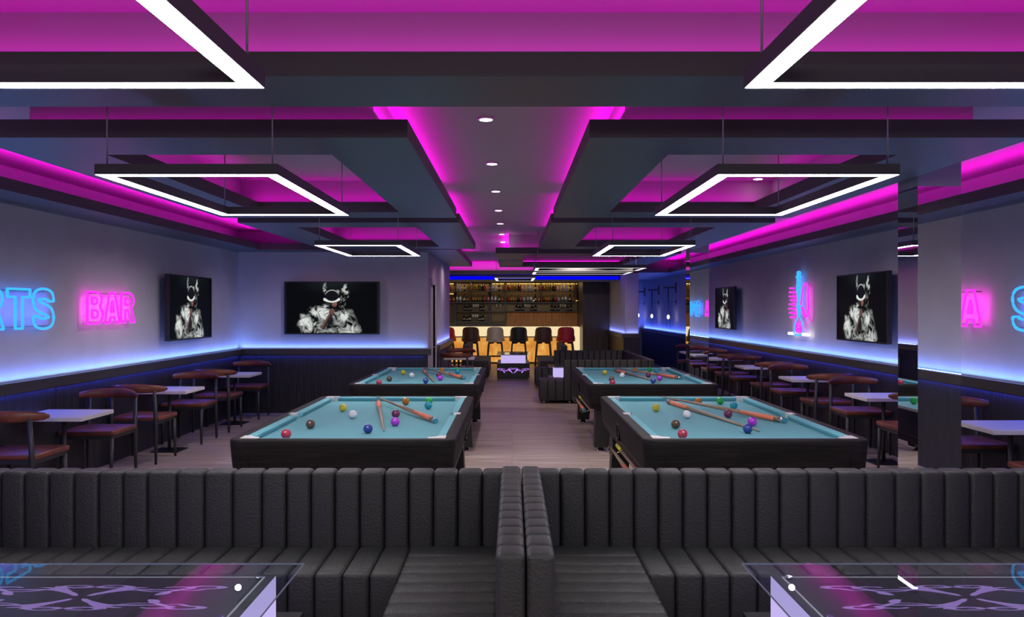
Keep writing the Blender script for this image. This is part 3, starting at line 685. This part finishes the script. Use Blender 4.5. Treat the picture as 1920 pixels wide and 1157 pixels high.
# balls
cols = {'yellow': (.62,.55,.05), 'white': (.78,.80,.82), 'dark brown': (.085,.055,.03), 'red': (.42,.025,.06), 'blue': (.02,.05,.28), 'maroon': (.17,.02,.09), 'purple': (.45,.03,.60), 'orange': (.55,.19,.02), 'green': (.02,.50,.06), 'cyan': (.02,.38,.48)}
bpx = {'yellow': (643,764.6), 'white': (661.5,777), 'dark brown': (582,795.5), 'red': (536.5,814), 'blue': (690,804), 'maroon': (742,776), 'purple': (741,790.7), 'orange': (760.7,752.5), 'green': (804.6,751.5), 'cyan': (803,760)}
RB = .0325
bmesh_ball = {}
def digit_pts(s, u, w, h):   # tiny outlined 17 mark
    return [[(u, w), (u+.3*h, w)], [(u+.3*h, w), (u+.12*h, w-h)]] if s == '7' else [[(u, w), (u, w-h)]]
for c, rgb in cols.items():
    m = mat('ball_' + c, rgb, .12, coat=.3); M['ball_'+c] = m
    X0 = None
    for ti, (tx, ty, lab) in enumerate(TABLES):
        px, py = bpx[c]; z = EYE - (ZCL+RB); Y = z*F/(py-CY); X = (px-CX)*Y/F
        X += tx-TABLES[0][0]; Y += ty-TABLES[0][1]
        if c not in bmesh_ball:
            bm = bmesh.new(); bmesh.ops.create_uvsphere(bm, u_segments=28, v_segments=16, radius=RB); 
            marked = c in ('red', 'dark brown', 'blue', 'purple', 'maroon')
            o = obj('pool_ball', bm, m, smooth=True); bmesh_ball[c] = o
            if marked:
                bm = bmesh.new()
                def sp(u, w):   # on the sphere facing the camera and up
                    v = Vector((u, -1.0, .62 + w)).normalized()*(RB+.0004); return v
                h = .38
                for ln in ([(-.16,.16),(-.16,-.2)], [(.0,.16),(.2,.16)], [(.2,.16),(.08,-.2)]):
                    tube(bm, [sp(ln[0][0]+(ln[1][0]-ln[0][0])*t/4, ln[0][1]+(ln[1][1]-ln[0][1])*t/4) for t in range(5)], .0010, 5)
                obj('number_mark', bm, 'white', o)
        else:
            src = bmesh_ball[c]; o = src.copy(); C.objects.link(o)
            for chd in [q for q in BK.get(c, [])]:
                k = chd.copy(); C.objects.link(k); k.parent = o
        if c not in globals().setdefault('BK', {}): BK[c] = list(bmesh_ball[c].children)
        o.location = (X, Y, ZCL+RB)
        tag(o, '%s ball on the %s pool table' % (c, lab), 'ball', 'balls on the pool tables')
# cues
def cue(p_butt, p_tip, wrap, label, group, r=.021):
    a, b = Vector(p_butt), Vector(p_tip); L = (b-a).length; d = (b-a).normalized()
    t = thing('pool_cue', label, 'cue', a, 0, group)
    def seg(nm, s0, s1, r0, r1, m):
        bm = bmesh.new(); tube(bm, [d*s0, d*s1], [r0, r1], 14); obj(nm, bm, m, t)
    seg('bumper', 0, .022, r*.8, r*.95, 'bluerub'); seg('collar', .022, .055, r, r, 'chrome'); seg('end_cap', .055, .115, r, r, 'cuebrown')
    seg('wrap', .115, .50, r, r*.85, wrap); seg('joint', .50, .512, r*.87, r*.87, 'cuebrown'); seg('shaft', .512, L-.012, r*.83, .0065, 'wood_cue'); seg('tip', L-.012, L, .0065, .0055, 'bluerub')
for tx, ty, lab in TABLES:
    dx, dy = tx-TABLES[0][0], ty-TABLES[0][1]
    cue((-1.198+dx, 7.66+dy, ZCL+.0215), (-.882+dx, 5.90+dy, ZCL+.0085), 'orange', 'cue with orange wrap lying lengthwise on the %s pool table' % lab, 'cues on the pool tables')
    cue((-.56+dx, 6.33+dy, ZCL+.0215), (-1.22+dx, 7.74+dy, ZCL+.052), 'orange', 'cue with orange wrap lying crosswise on the %s pool table' % lab, 'cues on the pool tables', .0205)
    if 'right' in lab:
        s = tx-.708
        cue((s-.005, ty-.95, .41), (s-.005, ty+.40, .41), 'orange', 'outer cue hung on hooks under the aisle side of the %s pool table' % lab, 'cues hung beside the pool tables', .02)
        a = thing('bridge_cue', 'cue with bright yellow end hung under the aisle side of the %s pool table' % lab, 'cue', (s+.055, ty+.42, .425), 0, 'cues hung beside the pool tables')
        bm = bmesh.new(); tube(bm, [(0,0,0),(0,-.30,0)], [.02,.02], 12); obj('wrap', bm, 'yellow', a)
        bm = bmesh.new(); tube(bm, [(0,-.30,0),(0,-1.6,0)], [.018,.010], 12); obj('shaft', bm, 'wood_cue', a)
        for yy in (ty+.33, ty-.75):
            h = thing('cue_hook', 'brass wire hook %s under the side of the %s pool table' % ('at the far end' if yy > ty else 'at the near end', lab), 'hook', (s, yy, .40), 0, 'brass hooks under the pool tables')
            bm = bmesh.new(); tube(bm, smooth_path([(.075,0,.085),(.07,0,0),(.03,0,-.025),(-.02,0,-.03),(-.04,0,0),(-.03,0,.03)], 5), .004, 6); obj('wire_loop', bm, 'brass', h)

# ------------------------------------------------------------------ sofas
def chan_x(bm, bounds, y0, y1, z0, z1, bev=.018):
    for a, b in zip(bounds[:-1], bounds[1:]): box(bm, a+.0008, b-.0008, y0, y1, z0, z1, bev=bev, seg=3)
def chan_y(bm, x0, x1, bounds, z0, z1, bev=.018):
    for a, b in zip(bounds[:-1], bounds[1:]): box(bm, x0, x1, a+.0008, b-.0008, z0, z1, bev=bev, seg=3)
def even(a, b, w):
    n = max(1, round((b-a)/w)); return [a+(b-a)*i/n for i in range(n+1)]
YS = 4.11
Lb = [-138,-92,-46,0,44,90,137,183,229,275,330,382,435,490,536,582,627,674,720,766,812,858,904,950]
Rb = [1006,1051,1097,1143,1189,1235,1281,1327,1373,1418,1463,1518,1572,1625,1680,1728,1773,1821,1865,1912,1958,2004,2050]
ybounds = [2.69,2.81,2.94,3.05,3.17,3.29,3.42,3.53,3.66,3.776,3.916,4.05,4.22]
cb = [2.70,2.82,2.94,3.065,3.19,3.311,3.435,3.562,3.689,3.804,3.943,4.11]
def corner_sofa(side):
    s = -1 if side == 'left' else 1
    px = Lb if s < 0 else Rb
    bx = [(p-CX)*YS/F for p in px]
    t = thing('corner_sofa', 'charcoal leather channelled corner sofa in the %s foreground' % side, 'sofa', (s*1.4, 3.9, 0), 0, 'foreground corner sofas')
    bm = bmesh.new(); chan_x(bm, bx, YS, YS+.115, .06, .768, .020); obj('backrest', bm, 'leather', t, smooth=True, world=True)
    xi = -.052 if s < 0 else .136; xo = .042 if s < 0 else .046
    xi, xo = min(xi, xo), max(xi, xo)
    bm = bmesh.new(); chan_y(bm, xi, xo, ybounds, .06, .778, .019); obj('side_backrest', bm, 'leather', t, smooth=True, world=True)
    ex = -.485 if s < 0 else .585
    sx = [b for b in bx if (b < ex-.03 if s < 0 else b > ex+.03)]
    sx = sx + [ex] if s < 0 else [ex] + sx
    bm = bmesh.new(); chan_x(bm, sx, 3.68, YS, .08, .41, .018); obj('seat', bm, 'leather', t, smooth=True, world=True)
    a, b = (ex, xi) if s < 0 else (xo, ex)
    bm = bmesh.new(); chan_y(bm, a, b, cb, .08, .415, .02); obj('chaise_seat', bm, 'leather', t, smooth=True, world=True)
    for fx in (bx[1 if s < 0 else -2], ex-s*.1, xi+.04):
        for fy in (3.75, 4.15):
            bm = bmesh.new(); lathe(bm, [(.02,0),(.025,.08)], (fx, fy, 0), 10); obj('foot', bm, 'chrome', t, world=True)
corner_sofa('left'); corner_sofa('right')
def u_sofa(s, xin, xb, xout, y0, y1, label):
    t = thing('lounge_sofa', label, 'sofa', (s*(xb+xout)/2, (y0+y1)/2, 0), 0, 'channelled lounge sofas')
    def R(a, b): return (a, b) if s > 0 else (-b, -a)
    zb, zs = .714, .385
    for nm, ya in (('front_backrest', y0), ('rear_backrest', y1-.1)):
        a, b = R(xb, xout-.1); bm = bmesh.new(); chan_x(bm, even(a, b, .118), ya, ya+.1, .05, zb, .015); obj(nm, bm, 'leather', t, smooth=True, world=True)
    a, b = R(xout-.1, xout); bm = bmesh.new(); chan_y(bm, a, b, even(y0, y1, .118), .05, zb, .015); obj('side_backrest', bm, 'leather', t, smooth=True, world=True)
    bm = bmesh.new(); a, b = R(xin, xb); chan_x(bm, even(a, b, .12), y0, y0+.6, .05, zs, .015); chan_x(bm, even(a, b, .12), y1-.6, y1, .05, zs, .015)
    a, b = R(xb, xout-.5); chan_x(bm, even(a, b, .12), y0+.1, y0+.6, .05, zs, .015); chan_x(bm, even(a, b, .12), y1-.6, y1-.1, .05, zs, .015)
    a, b = R(xout-.5, xout-.1); chan_y(bm, a, b, even(y0+.1, y1-.1, .12), .05, zs, .015)
    obj('seat', bm, 'leather', t, smooth=True, world=True)
    for fx in (xin+.08, xb+.1, xout-.1):
        for fy in (y0+.08, y0+.5, y1-.5, y1-.08):
            bm = bmesh.new(); lathe(bm, [(.018,0),(.024,.05)], (s*fx, fy, 0), 10); obj('foot', bm, 'chrome', t, world=True)
    return t
u_sofa(1, .45, .845, 2.33, 13.97, 17.3, 'dark channelled lounge sofa just behind the rear right pool table')
def far_sofa(s, label):
    xin, xb, xo = (.62, 1.10, 1.23) if s > 0 else (.52, .96, 1.09)
    y0, y1 = 19.0, 21.15
    t = thing('lounge_bench', label, 'sofa', (s*(xin+xb)/2, (y0+y1)/2, 0), 0, 'channelled benches before the bar')
    def R(a, b): return (a, b) if s > 0 else (-b, -a)
    bm = bmesh.new(); chan_y(bm, *R(xin, xb), even(y0, y1, .12), .05, .395, .015); obj('seat', bm, 'leather', t, smooth=True, world=True)
    bm = bmesh.new(); chan_y(bm, *R(xb, xo), even(y0, y1, .12), .05, .735, .02); obj('backrest', bm, 'leather', t, smooth=True, world=True)
    for fx in (xin+.08, xo-.06):
        for fy in (y0+.08, y1-.08):
            bm = bmesh.new(); lathe(bm, [(.018,0),(.024,.05)], (s*fx, fy, 0), 10); obj('foot', bm, 'chrome', t, world=True)
far_sofa(1, 'dark channelled bench in front of the bar, right of the glowing scroll table')
far_sofa(-1, 'dark channelled bench in front of the bar, left of the glowing scroll table')

# ------------------------------------------------------------------ glowing coffee tables
def ribbon(bm, pts, w, fn, taper_=True, lift=.0):
    P_ = smooth_path([(p[0], p[1], 0) for p in pts], 7); n = len(P_); A, B = [], []
    for i, p in enumerate(P_):
        d = P_[min(i+1, n-1)] - P_[max(i-1, 0)]
        if d.length < 1e-9: d = Vector((1,0,0))
        d.normalize(); nn_ = Vector((-d.y, d.x, 0)); t = i/(n-1)
        h = 1.35*w*(.4+.6*math.sin(PI*min(1, max(0, t)))) if taper_ else w
        A.append(bm.verts.new(fn(*(p+nn_*h).to_2d()))); B.append(bm.verts.new(fn(*(p-nn_*h).to_2d())))
    for i in range(n-1): bm.faces.new((A[i], A[i+1], B[i+1], B[i]))
def spiral(cx, cy, r0, r1, a0, a1, n=9): return [(cx+(r0+(r1-r0)*i/n)*math.cos(math.radians(a0+(a1-a0)*i/n)), cy+(r0+(r1-r0)*i/n)*math.sin(math.radians(a0+(a1-a0)*i/n))) for i in range(n+1)]
HALF = [([(.66,-.10),(.80,-.22)] + spiral(.86, .12, .17, .09, -80, 190), .030),
        ([(.30,-.02),(.45,-.28),(.62,-.30)] + spiral(.64,.06,.15,.07,-60,170), .028),
        ([(.05,-.72),(.12,-.45),(.28,-.15),(.50,-.12),(.70,-.14)], .035),
        ([(.10,-.55),(.22,-.10),(.30,.22)], .035),
        ([(.14,-.35),(.28,.0),(.42,.12)], .030),
        (spiral(.12, .18, .17, .05, 120, -300, 14), .026),
        ([(.62,-.28),(.60,-.50),(.56,-.66)], .034)]
def scroll(bm, fn):
    for pts, w in HALF:
        for s in (-1, 1): ribbon(bm, [(s*p[0], p[1]) for p in pts], w, fn)
def glow_table(cx, cy, lx, ly, label, long_axis):
    t = thing('glowing_coffee_table', label, 'coffee table', (cx, cy, 0), 0, 'glowing scroll patterned coffee tables')
    hx, hy = lx/2, ly/2
    bm = bmesh.new(); box(bm, -hx, hx, -hy, hy, .04, .35, bev=.003); box(bm, -hx+.04, hx-.04, -hy+.04, hy-.04, 0, .04); obj('base', bm, 'black', t)
    bm = bmesh.new(); box(bm, -hx+.085, hx-.085, -hy+.09, hy-.09, .35, .52); obj('light_box', bm, 'lav', t)
    bm = bmesh.new(); box(bm, -hx+.085, hx-.085, -hy+.09, hy-.09, .521, .524); obj('top_panel', bm, 'black', t)
    bm = bmesh.new(); X, Y = hx-.10, hy-.105; w = .007; z = .5252; ff = .018
    for a in ((-X+ff, X-ff, Y-ff, Y-ff+w), (-X+ff, X-ff, -Y+ff-w, -Y+ff), (-X+ff, -X+ff+w, -Y+ff, Y-ff), (X-ff-w, X-ff, -Y+ff, Y-ff)): box(bm, *a, .524, z)
    obj('border_inlay', bm, 'inlay', t)
    bm = bmesh.new()
    for q in (-1, 1):
        if long_axis == 'x': scroll(bm, lambda u, w, q=q: (u*(hx*.66), q*(.095+w*.11), .5256))
        else: scroll(bm, lambda u, w, q=q: (q*(.095+w*.11), u*(hy*.66), .5256))
    obj('scroll_inlay', bm, 'scroll2', t)
    bm = bmesh.new()
    for q in (-1, 1):
        scroll(bm, lambda u, w, q=q: (u*(hx*.93), q*(hy+.0015), .212+w*.11))
        scroll(bm, lambda u, w, q=q: (q*(hx+.0015), u*(hy*.93), .212+w*.11))
    obj('side_scroll', bm, 'scroll', t)
    bm = bmesh.new(); box(bm, -hx, hx, -hy, hy, .535, .543); gt = obj('glass_top', bm, 'glass', t)
    for sx in (-1, 1):
        for sy in (-1, 1):
            bm = bmesh.new(); lathe(bm, [(.012,.524),(.012,.535)], (sx*(hx-.14), sy*(hy-.14), 0), 10); obj('glass_spacer', bm, 'chrome', t)
    bm = bmesh.new(); e = .0015
    for a in ((-hx-e, hx+e, hy, hy+e), (-hx-e, hx+e, -hy-e, -hy), (-hx-e, -hx, -hy, hy), (hx, hx+e, -hy, hy)): box(bm, *a, .5355, .5425)
    obj('glass_edge', bm, 'glassedge', gt)
    return t
glow_table(-.825-.71, 3.04, 1.42, .70, 'glass topped glowing coffee table in the bottom left corner', 'x')
glow_table(.912+.71, 3.04, 1.42, .70, 'glass topped glowing coffee table in the bottom right corner', 'x')
glow_table(.028, 19.5, .715, 1.4, 'glowing scroll coffee table standing in the aisle before the bar stools', 'y')
glow_table(1.36, 15.13, 1.42, .70, 'glowing coffee table inside the lounge sofa behind the rear right pool table', 'x')
# ------------------------------------------------------------------ bar counter and stools
t = thing('bar_counter', 'glowing bar counter with lit white stone top and amber onyx front', 'bar counter', (-.5, 24.5, 0))
bm = bmesh.new(); box(bm, -3.2, 1.915, 24.16, 24.8, .77, 1.037, bev=.02, seg=3); box(bm, 1.735, 1.915, 24.17, 24.8, 0, .775, bev=.01); obj('countertop', bm, 'quartz', t, world=True)
bm = bmesh.new(); box(bm, -3.2, 1.735, 24.22, 24.26, .045, .74); obj('front_panel', bm, 'onyx', t, world=True)
bm = bmesh.new(); box(bm, -3.2, 1.735, 24.18, 24.24, 0, .045); box(bm, -3.2, 1.735, 24.2, 24.26, .74, .77); box(bm, -3.2, 1.735, 24.262, 24.75, 0, .77); obj('frame', bm, 'walnut', t, world=True)
SW = 1.13
def stool_mesh():
    t = thing('bar_stool', 'x', 'bar stool')
    bm = bmesh.new()   # shell seen from behind; back toward -Y
    prof = [(.228,.665),(.226,.74),(.220,.79),(.202,.83),(.200,.92),(.192,.985),(.168,1.03),(.11,1.055),(.02,1.062)]
    nseg = 12; R1 = []; R2 = []
    for hw, z in prof:
        r1, r2 = [], []
        for k in range(nseg+1):
            u = -1+2*k/nseg; x = u*hw*SW; y = -.20 + .34*(abs(u)*hw/.225)**2.2 * (.9 if z < .85 else .75) - .04*(z-.65)
            r1.append(bm.verts.new((x, y, z))); r2.append(bm.verts.new((x*.93, y+.022, z-.002)))
        R1.append(r1); R2.append(r2)
    for R in (R1, R2):
        for i in range(len(prof)-1):
            for k in range(nseg):
                if i == len(prof)-2: pass
                bm.faces.new((R[i][k], R[i][k+1], R[i+1][k+1], R[i+1][k]))
    for i in range(len(prof)-1):
        for k in (0, nseg): bm.faces.new((R1[i][k], R1[i+1][k], R2[i+1][k], R2[i][k]))
    for k in range(nseg): bm.faces.new((R1[0][k], R1[0][k+1], R2[0][k+1], R2[0][k]))
    shell = obj('backrest', bm, 'black', t, smooth=True)
    bm = bmesh.new(); box(bm, -.2, .2, -.19, .2, .64, .70, bev=.025, seg=3); seat = obj('seat', bm, 'black', t, smooth=True)
    for sx in (-1, 1):
        for sy in (-1, 1):
            bm = bmesh.new(); tube(bm, smooth_path([(sx*.05, sy*.04, .625), (sx*.15, sy*.13, .622), (sx*.175, sy*.15, .58), (sx*.20, sy*.18, .3), (sx*.225, sy*.21, 0)], 5), .024, 8); obj('leg', bm, 'black', t)
    bm = bmesh.new(); tube(bm, [(.12,.2,.26),(.2,.12,.26),(.2,-.12,.26),(.12,-.2,.26),(-.12,-.2,.26),(-.2,-.12,.26),(-.2,.12,.26),(-.12,.2,.26)], .011, 8, closed=True); obj('footrest', bm, 'black', t)
    return t
st = stool_mesh(); CHK = {}
stool_cols = [('red', (.80,.03,.04)), ('dark brown', (.10,.048,.044)), ('beige', (.72,.62,.54)), ('black', (.028,.028,.038)), ('dark brown', (.10,.048,.044)), ('crimson', (.56,.025,.06))]
stool_lab = ['bright red bar stool half hidden by the wall corner, leftmost at the bar', 'dark brown bar stool second from the left at the bar', 'beige bar stool at the glowing bar', 'black bar stool at the glowing bar', 'dark brown bar stool between the black and the crimson stools', 'crimson bar stool at the right end of the bar']
cache = {}
for i, (px, (nm, rgb)) in enumerate(zip((836, 882, 928.3, 972.6, 1019.4, 1062), stool_cols)):
    loc = ((px-CX)*23.1/F, 23.3, 0)
    if i == 0: r_ = st; r_.location = loc; r_['label'] = stool_lab[0]; r_['group'] = 'bar stools'
    else: r_ = dup(st, loc, 0, stool_lab[i], 'bar stools')
    if nm not in cache: cache[nm] = mat('stool_'+nm, rgb, .6)
    for c_ in r_.children:
        if c_.name.split('.')[0] in ('backrest', 'seat'):
            c_.data = c_.data.copy(); c_.data.materials[0] = cache[nm]
# ------------------------------------------------------------------ back bar shelving and bottles
YS2 = 25.35
def bx(px): return (px-CX)*YS2/F
def bz(py): return EYE+(CY-py)*YS2/F
t = thing('bar_shelving', 'dark back bar shelving with tall posts and glass shelves behind the counter', 'shelving', (0, 25.5, 0))
for px, w, y0 in ((853, 5, 566), (882, 1.8, 520), (918, 5, 566), (947, 2.2, 527), (1015, 1.6, 520), (1078, 1.6, 527), (1087, 2.2, 527)):
    bm = bmesh.new(); box(bm, bx(px-w*.55), bx(px+w*.55), 25.46 if w > 4 else 25.22, 25.7, (bz(602) if px > 930 else 0) if w > 1.9 and px < 1080 else bz(567), ZS); obj('post', bm, 'shelf', t, world=True)
for py, a, b in ((546.5, 800, 1079), (567.5, 800, 1079), (584, 855, 1088), (603, 855, 916)):
    bm = bmesh.new(); box(bm, bx(a), bx(b), 25.22, 25.62, bz(py+.7), bz(py-.9)); obj('shelf', bm, 'shelf', t, world=True)
bm = bmesh.new(); box(bm, bx(950), bx(1086), 25.5, 25.62, .05, bz(586)); obj('wood_panel', bm, 'lwood', t, world=True)
bm = bmesh.new(); box(bm, bx(800), bx(946), 25.5, 25.62, .05, bz(604)); obj('lower_panel', bm, 'fascia', t, world=True)
bm = bmesh.new()
for a, b, py in ((842, 850, 531.5), (923, 945, 531.5), (950, 1013, 531.5), (1017, 1088, 531.5), (841, 851, 550.7), (1078, 1085, 563.7), (1000,1003,563.7)): box(bm, bx(a), bx(b), 25.66, 25.68, bz(py+.55), bz(py-.55))
obj('light_strip', bm, 'amberled', t, world=True)
bcol = {'clear': (.33,.33,.42), 'amber': (.34,.15,.02), 'dark': (.012,.014,.025), 'red': (.32,.03,.03), 'orange': (.45,.14,.03), 'olive': (.13,.11,.02), 'pink': (.40,.16,.18), 'frosted': (.50,.50,.56)}
for k, c_ in bcol.items(): M['bottle_'+k] = mat('bottle_'+k, c_, .18)
M['btlabel'] = mat('bottle_label', (.55,.52,.50), .6)
BMESH = {}
def bottle_obj(col, h, lab):
    key = (col, round(h, 3), lab)
    bm = bmesh.new(); r = .036 if h > .18 else .042
    p = [(r*.9,0),(r,.006),(r,h*.18),(r*1.01,h*.18),(r*1.01,h*.45),(r,h*.45),(r,h*.58),(r*.75,h*.68),(r*.33,h*.76),(r*.3,h*.93),(r*.38,h*.94),(r*.38,h)]
    mi = [0,0,0,1 if lab else 0,1 if lab else 0] + [0]*6
    lathe(bm, p, n=10, mi=mi[:11]); 
    if key not in BMESH: BMESH[key] = obj('bottle', bm, ['bottle_'+col, 'btlabel'], smooth=True); return BMESH[key]
    bm.free(); o = BMESH[key].copy(); C.objects.link(o); return o
seqL = [(844,'red',.17,0),(850.5,'amber',.19,0),(857,'clear',.26,0),(863,'frosted',.25,0),(870.7,'dark',.26,1),(877.5,'orange',.18,0),(887,'amber',.22,0),(891.5,'amber',.22,0),(896.5,'olive',.24,0),(900.7,'olive',.24,0),(905,'dark',.21,0),(909,'red',.22,0),(916,'pink',.21,0),(922.5,'clear',.26,0),(929,'frosted',.25,0),(936,'dark',.25,1),(942.7,'orange',.17,0)]
seqR = [(0,'red',.18,0),(5,'amber',.22,0),(9.5,'amber',.22,0),(14,'olive',.22,0),(19,'dark',.23,0),(23.5,'red',.20,0),(30,'clear',.20,0),(37,'clear',.25,0),(43,'frosted',.25,0),(51,'dark',.26,1),(58,'orange',.17,0)]
allb = seqL + [(953+a, c_, h, l) for a, c_, h, l in seqR] + [(1018.5+a*.99, c_, h, l) for a, c_, h, l in seqR]
def nth_word(i):
    w = ['first','second','third','fourth','fifth','sixth','seventh','eighth','ninth','tenth','eleventh','twelfth']
    return w[i]
def bottle_row(seq, py, shelfname):
    z = bz(py-.9); counts = {}
    for a, c_, h, l in seq:
        k = counts.get(c_, 0); counts[c_] = k+1
        o = bottle_obj(c_, h, l); o.location = (bx(a), 25.40, z)
        desc = {'clear': 'clear glass bottle', 'amber': 'amber liquor bottle', 'dark': 'dark glass bottle', 'red': 'red bottle', 'orange': 'squat orange bottle', 'olive': 'olive green bottle', 'pink': 'pink bottle', 'frosted': 'frosted white bottle'}[c_]
        tag(o, '%s on the %s, %s of its colour from the left' % (desc, shelfname, nth_word(k)), 'bottle', 'bottles on the %s' % shelfname)
bottle_row(allb, 546.5, 'top bar shelf')
bottle_row([(a, c_, h*.97, l) for a, c_, h, l in allb], 567.5, 'second bar shelf')
gb = None
def glass_at(px, z, lab, grp):
    global gb
    if gb is None:
        bm = bmesh.new(); lathe(bm, [(.026,0),(.026,.004),(.004,.01),(.004,.10),(.022,.125),(.034,.165),(.030,.205)], n=12); gb = obj('wine_glass', bm, 'bottle_frosted', smooth=True); o = gb
    else: o = gb.copy(); C.objects.link(o)
    o.location = (bx(px), 25.40, z); tag(o, lab, 'wine glass', grp)
def wine_set(pxs, gls, py, where):
    z = bz(py-.9)
    for i, (a, h) in enumerate(pxs):
        o = bottle_obj('dark', h, 1); o.location = (bx(a), 25.40, z)
        tag(o, 'dark wine bottle with pale label, %s from the left in the %s' % (nth_word(i), where), 'bottle', 'wine bottles in the %s' % where)
    for i, a in enumerate(gls): glass_at(a, z, 'stemmed wine glass, %s from the left in the %s' % (nth_word(i), where), 'wine glasses in the %s' % where)
wine_set([(871.5,.20),(877,.17),(882,.22),(901,.17),(906.5,.21)], [888, 892, 896], 584, 'left niche, third shelf')
wine_set([(870,.20),(876,.17),(881,.22),(900,.17),(905.5,.21)], [887, 891, 895], 603, 'left niche, lowest shelf')
wine_set([(968.5,.22),(974.5,.18),(980.5,.22),(998,.17),(1004.5,.22)], [985, 989, 993], 584, 'middle bay, third shelf')
wine_set([(1035,.22),(1041,.18),(1047.5,.22),(1065,.17),(1071,.22)], [1051, 1055.3, 1059.5], 584, 'right bay, third shelf')
wine_set([], [931.5, 938.5], 584, 'narrow bay, third shelf')

# ------------------------------------------------------------------ wall lamps in the blue corner
sl = ['nearest', 'middle', 'farthest']
for i, Y in enumerate((21.2, 23.7, 26.2)):
    t = thing('wall_lamp', '%s of the three bracket wall lamps on the blue lit wall' % sl[i], 'wall lamp', (XR, Y, 1.3), 0, 'bracket wall lamps')
    bm = bmesh.new(); box(bm, -.03, 0, -.03, .03, .64, .90, bev=.004); obj('back_plate', bm, 'sconce', t)
    bm = bmesh.new(); box(bm, -.31, -.03, -.018, .018, .755, .795, bev=.003); obj('arm', bm, 'sconce', t)
    bm = bmesh.new(); tube(bm, [(-.20,0,.755),(-.20,0,.10)], .012, 8); obj('stem', bm, 'sconce', t)
    bm = bmesh.new(); tube(bm, [(-.20,0,.42),(-.0,0,.42)], .005, 6); lathe(bm, [(.012,.36),(.012,.48)], (-.015,0,0), 8); obj('stay', bm, 'sconce', t)
    bm = bmesh.new(); tube(bm, [(-.24,0,.18),(-.24,0,-.22),(-.16,0,-.22),(-.16,0,.18)], .004, 6); obj('guard', bm, 'sconce', t)
    bm = bmesh.new(); lathe(bm, [(.008,.1),(.028,.06),(.028,.03),(.012,0)], (-.20,0,0), 12); obj('bulb', bm, 'bulb', t, smooth=True)

# ------------------------------------------------------------------ world and view
w = bpy.data.worlds.new('World'); sc.world = w; w.use_nodes = True
w.node_tree.nodes['Background'].inputs[0].default_value = (.05,.05,.09,1); w.node_tree.nodes['Background'].inputs[1].default_value = .3
sc.view_settings.view_transform = 'Standard'; sc.view_settings.look = 'None'; sc.view_settings.exposure = 0
try:
    sc.cycles.use_denoising = True; sc.cycles.caustics_reflective = False; sc.cycles.caustics_refractive = False
    sc.cycles.max_bounces = 7; sc.cycles.diffuse_bounces = 3; sc.cycles.glossy_bounces = 4; sc.cycles.sample_clamp_indirect = 6
except Exception: pass
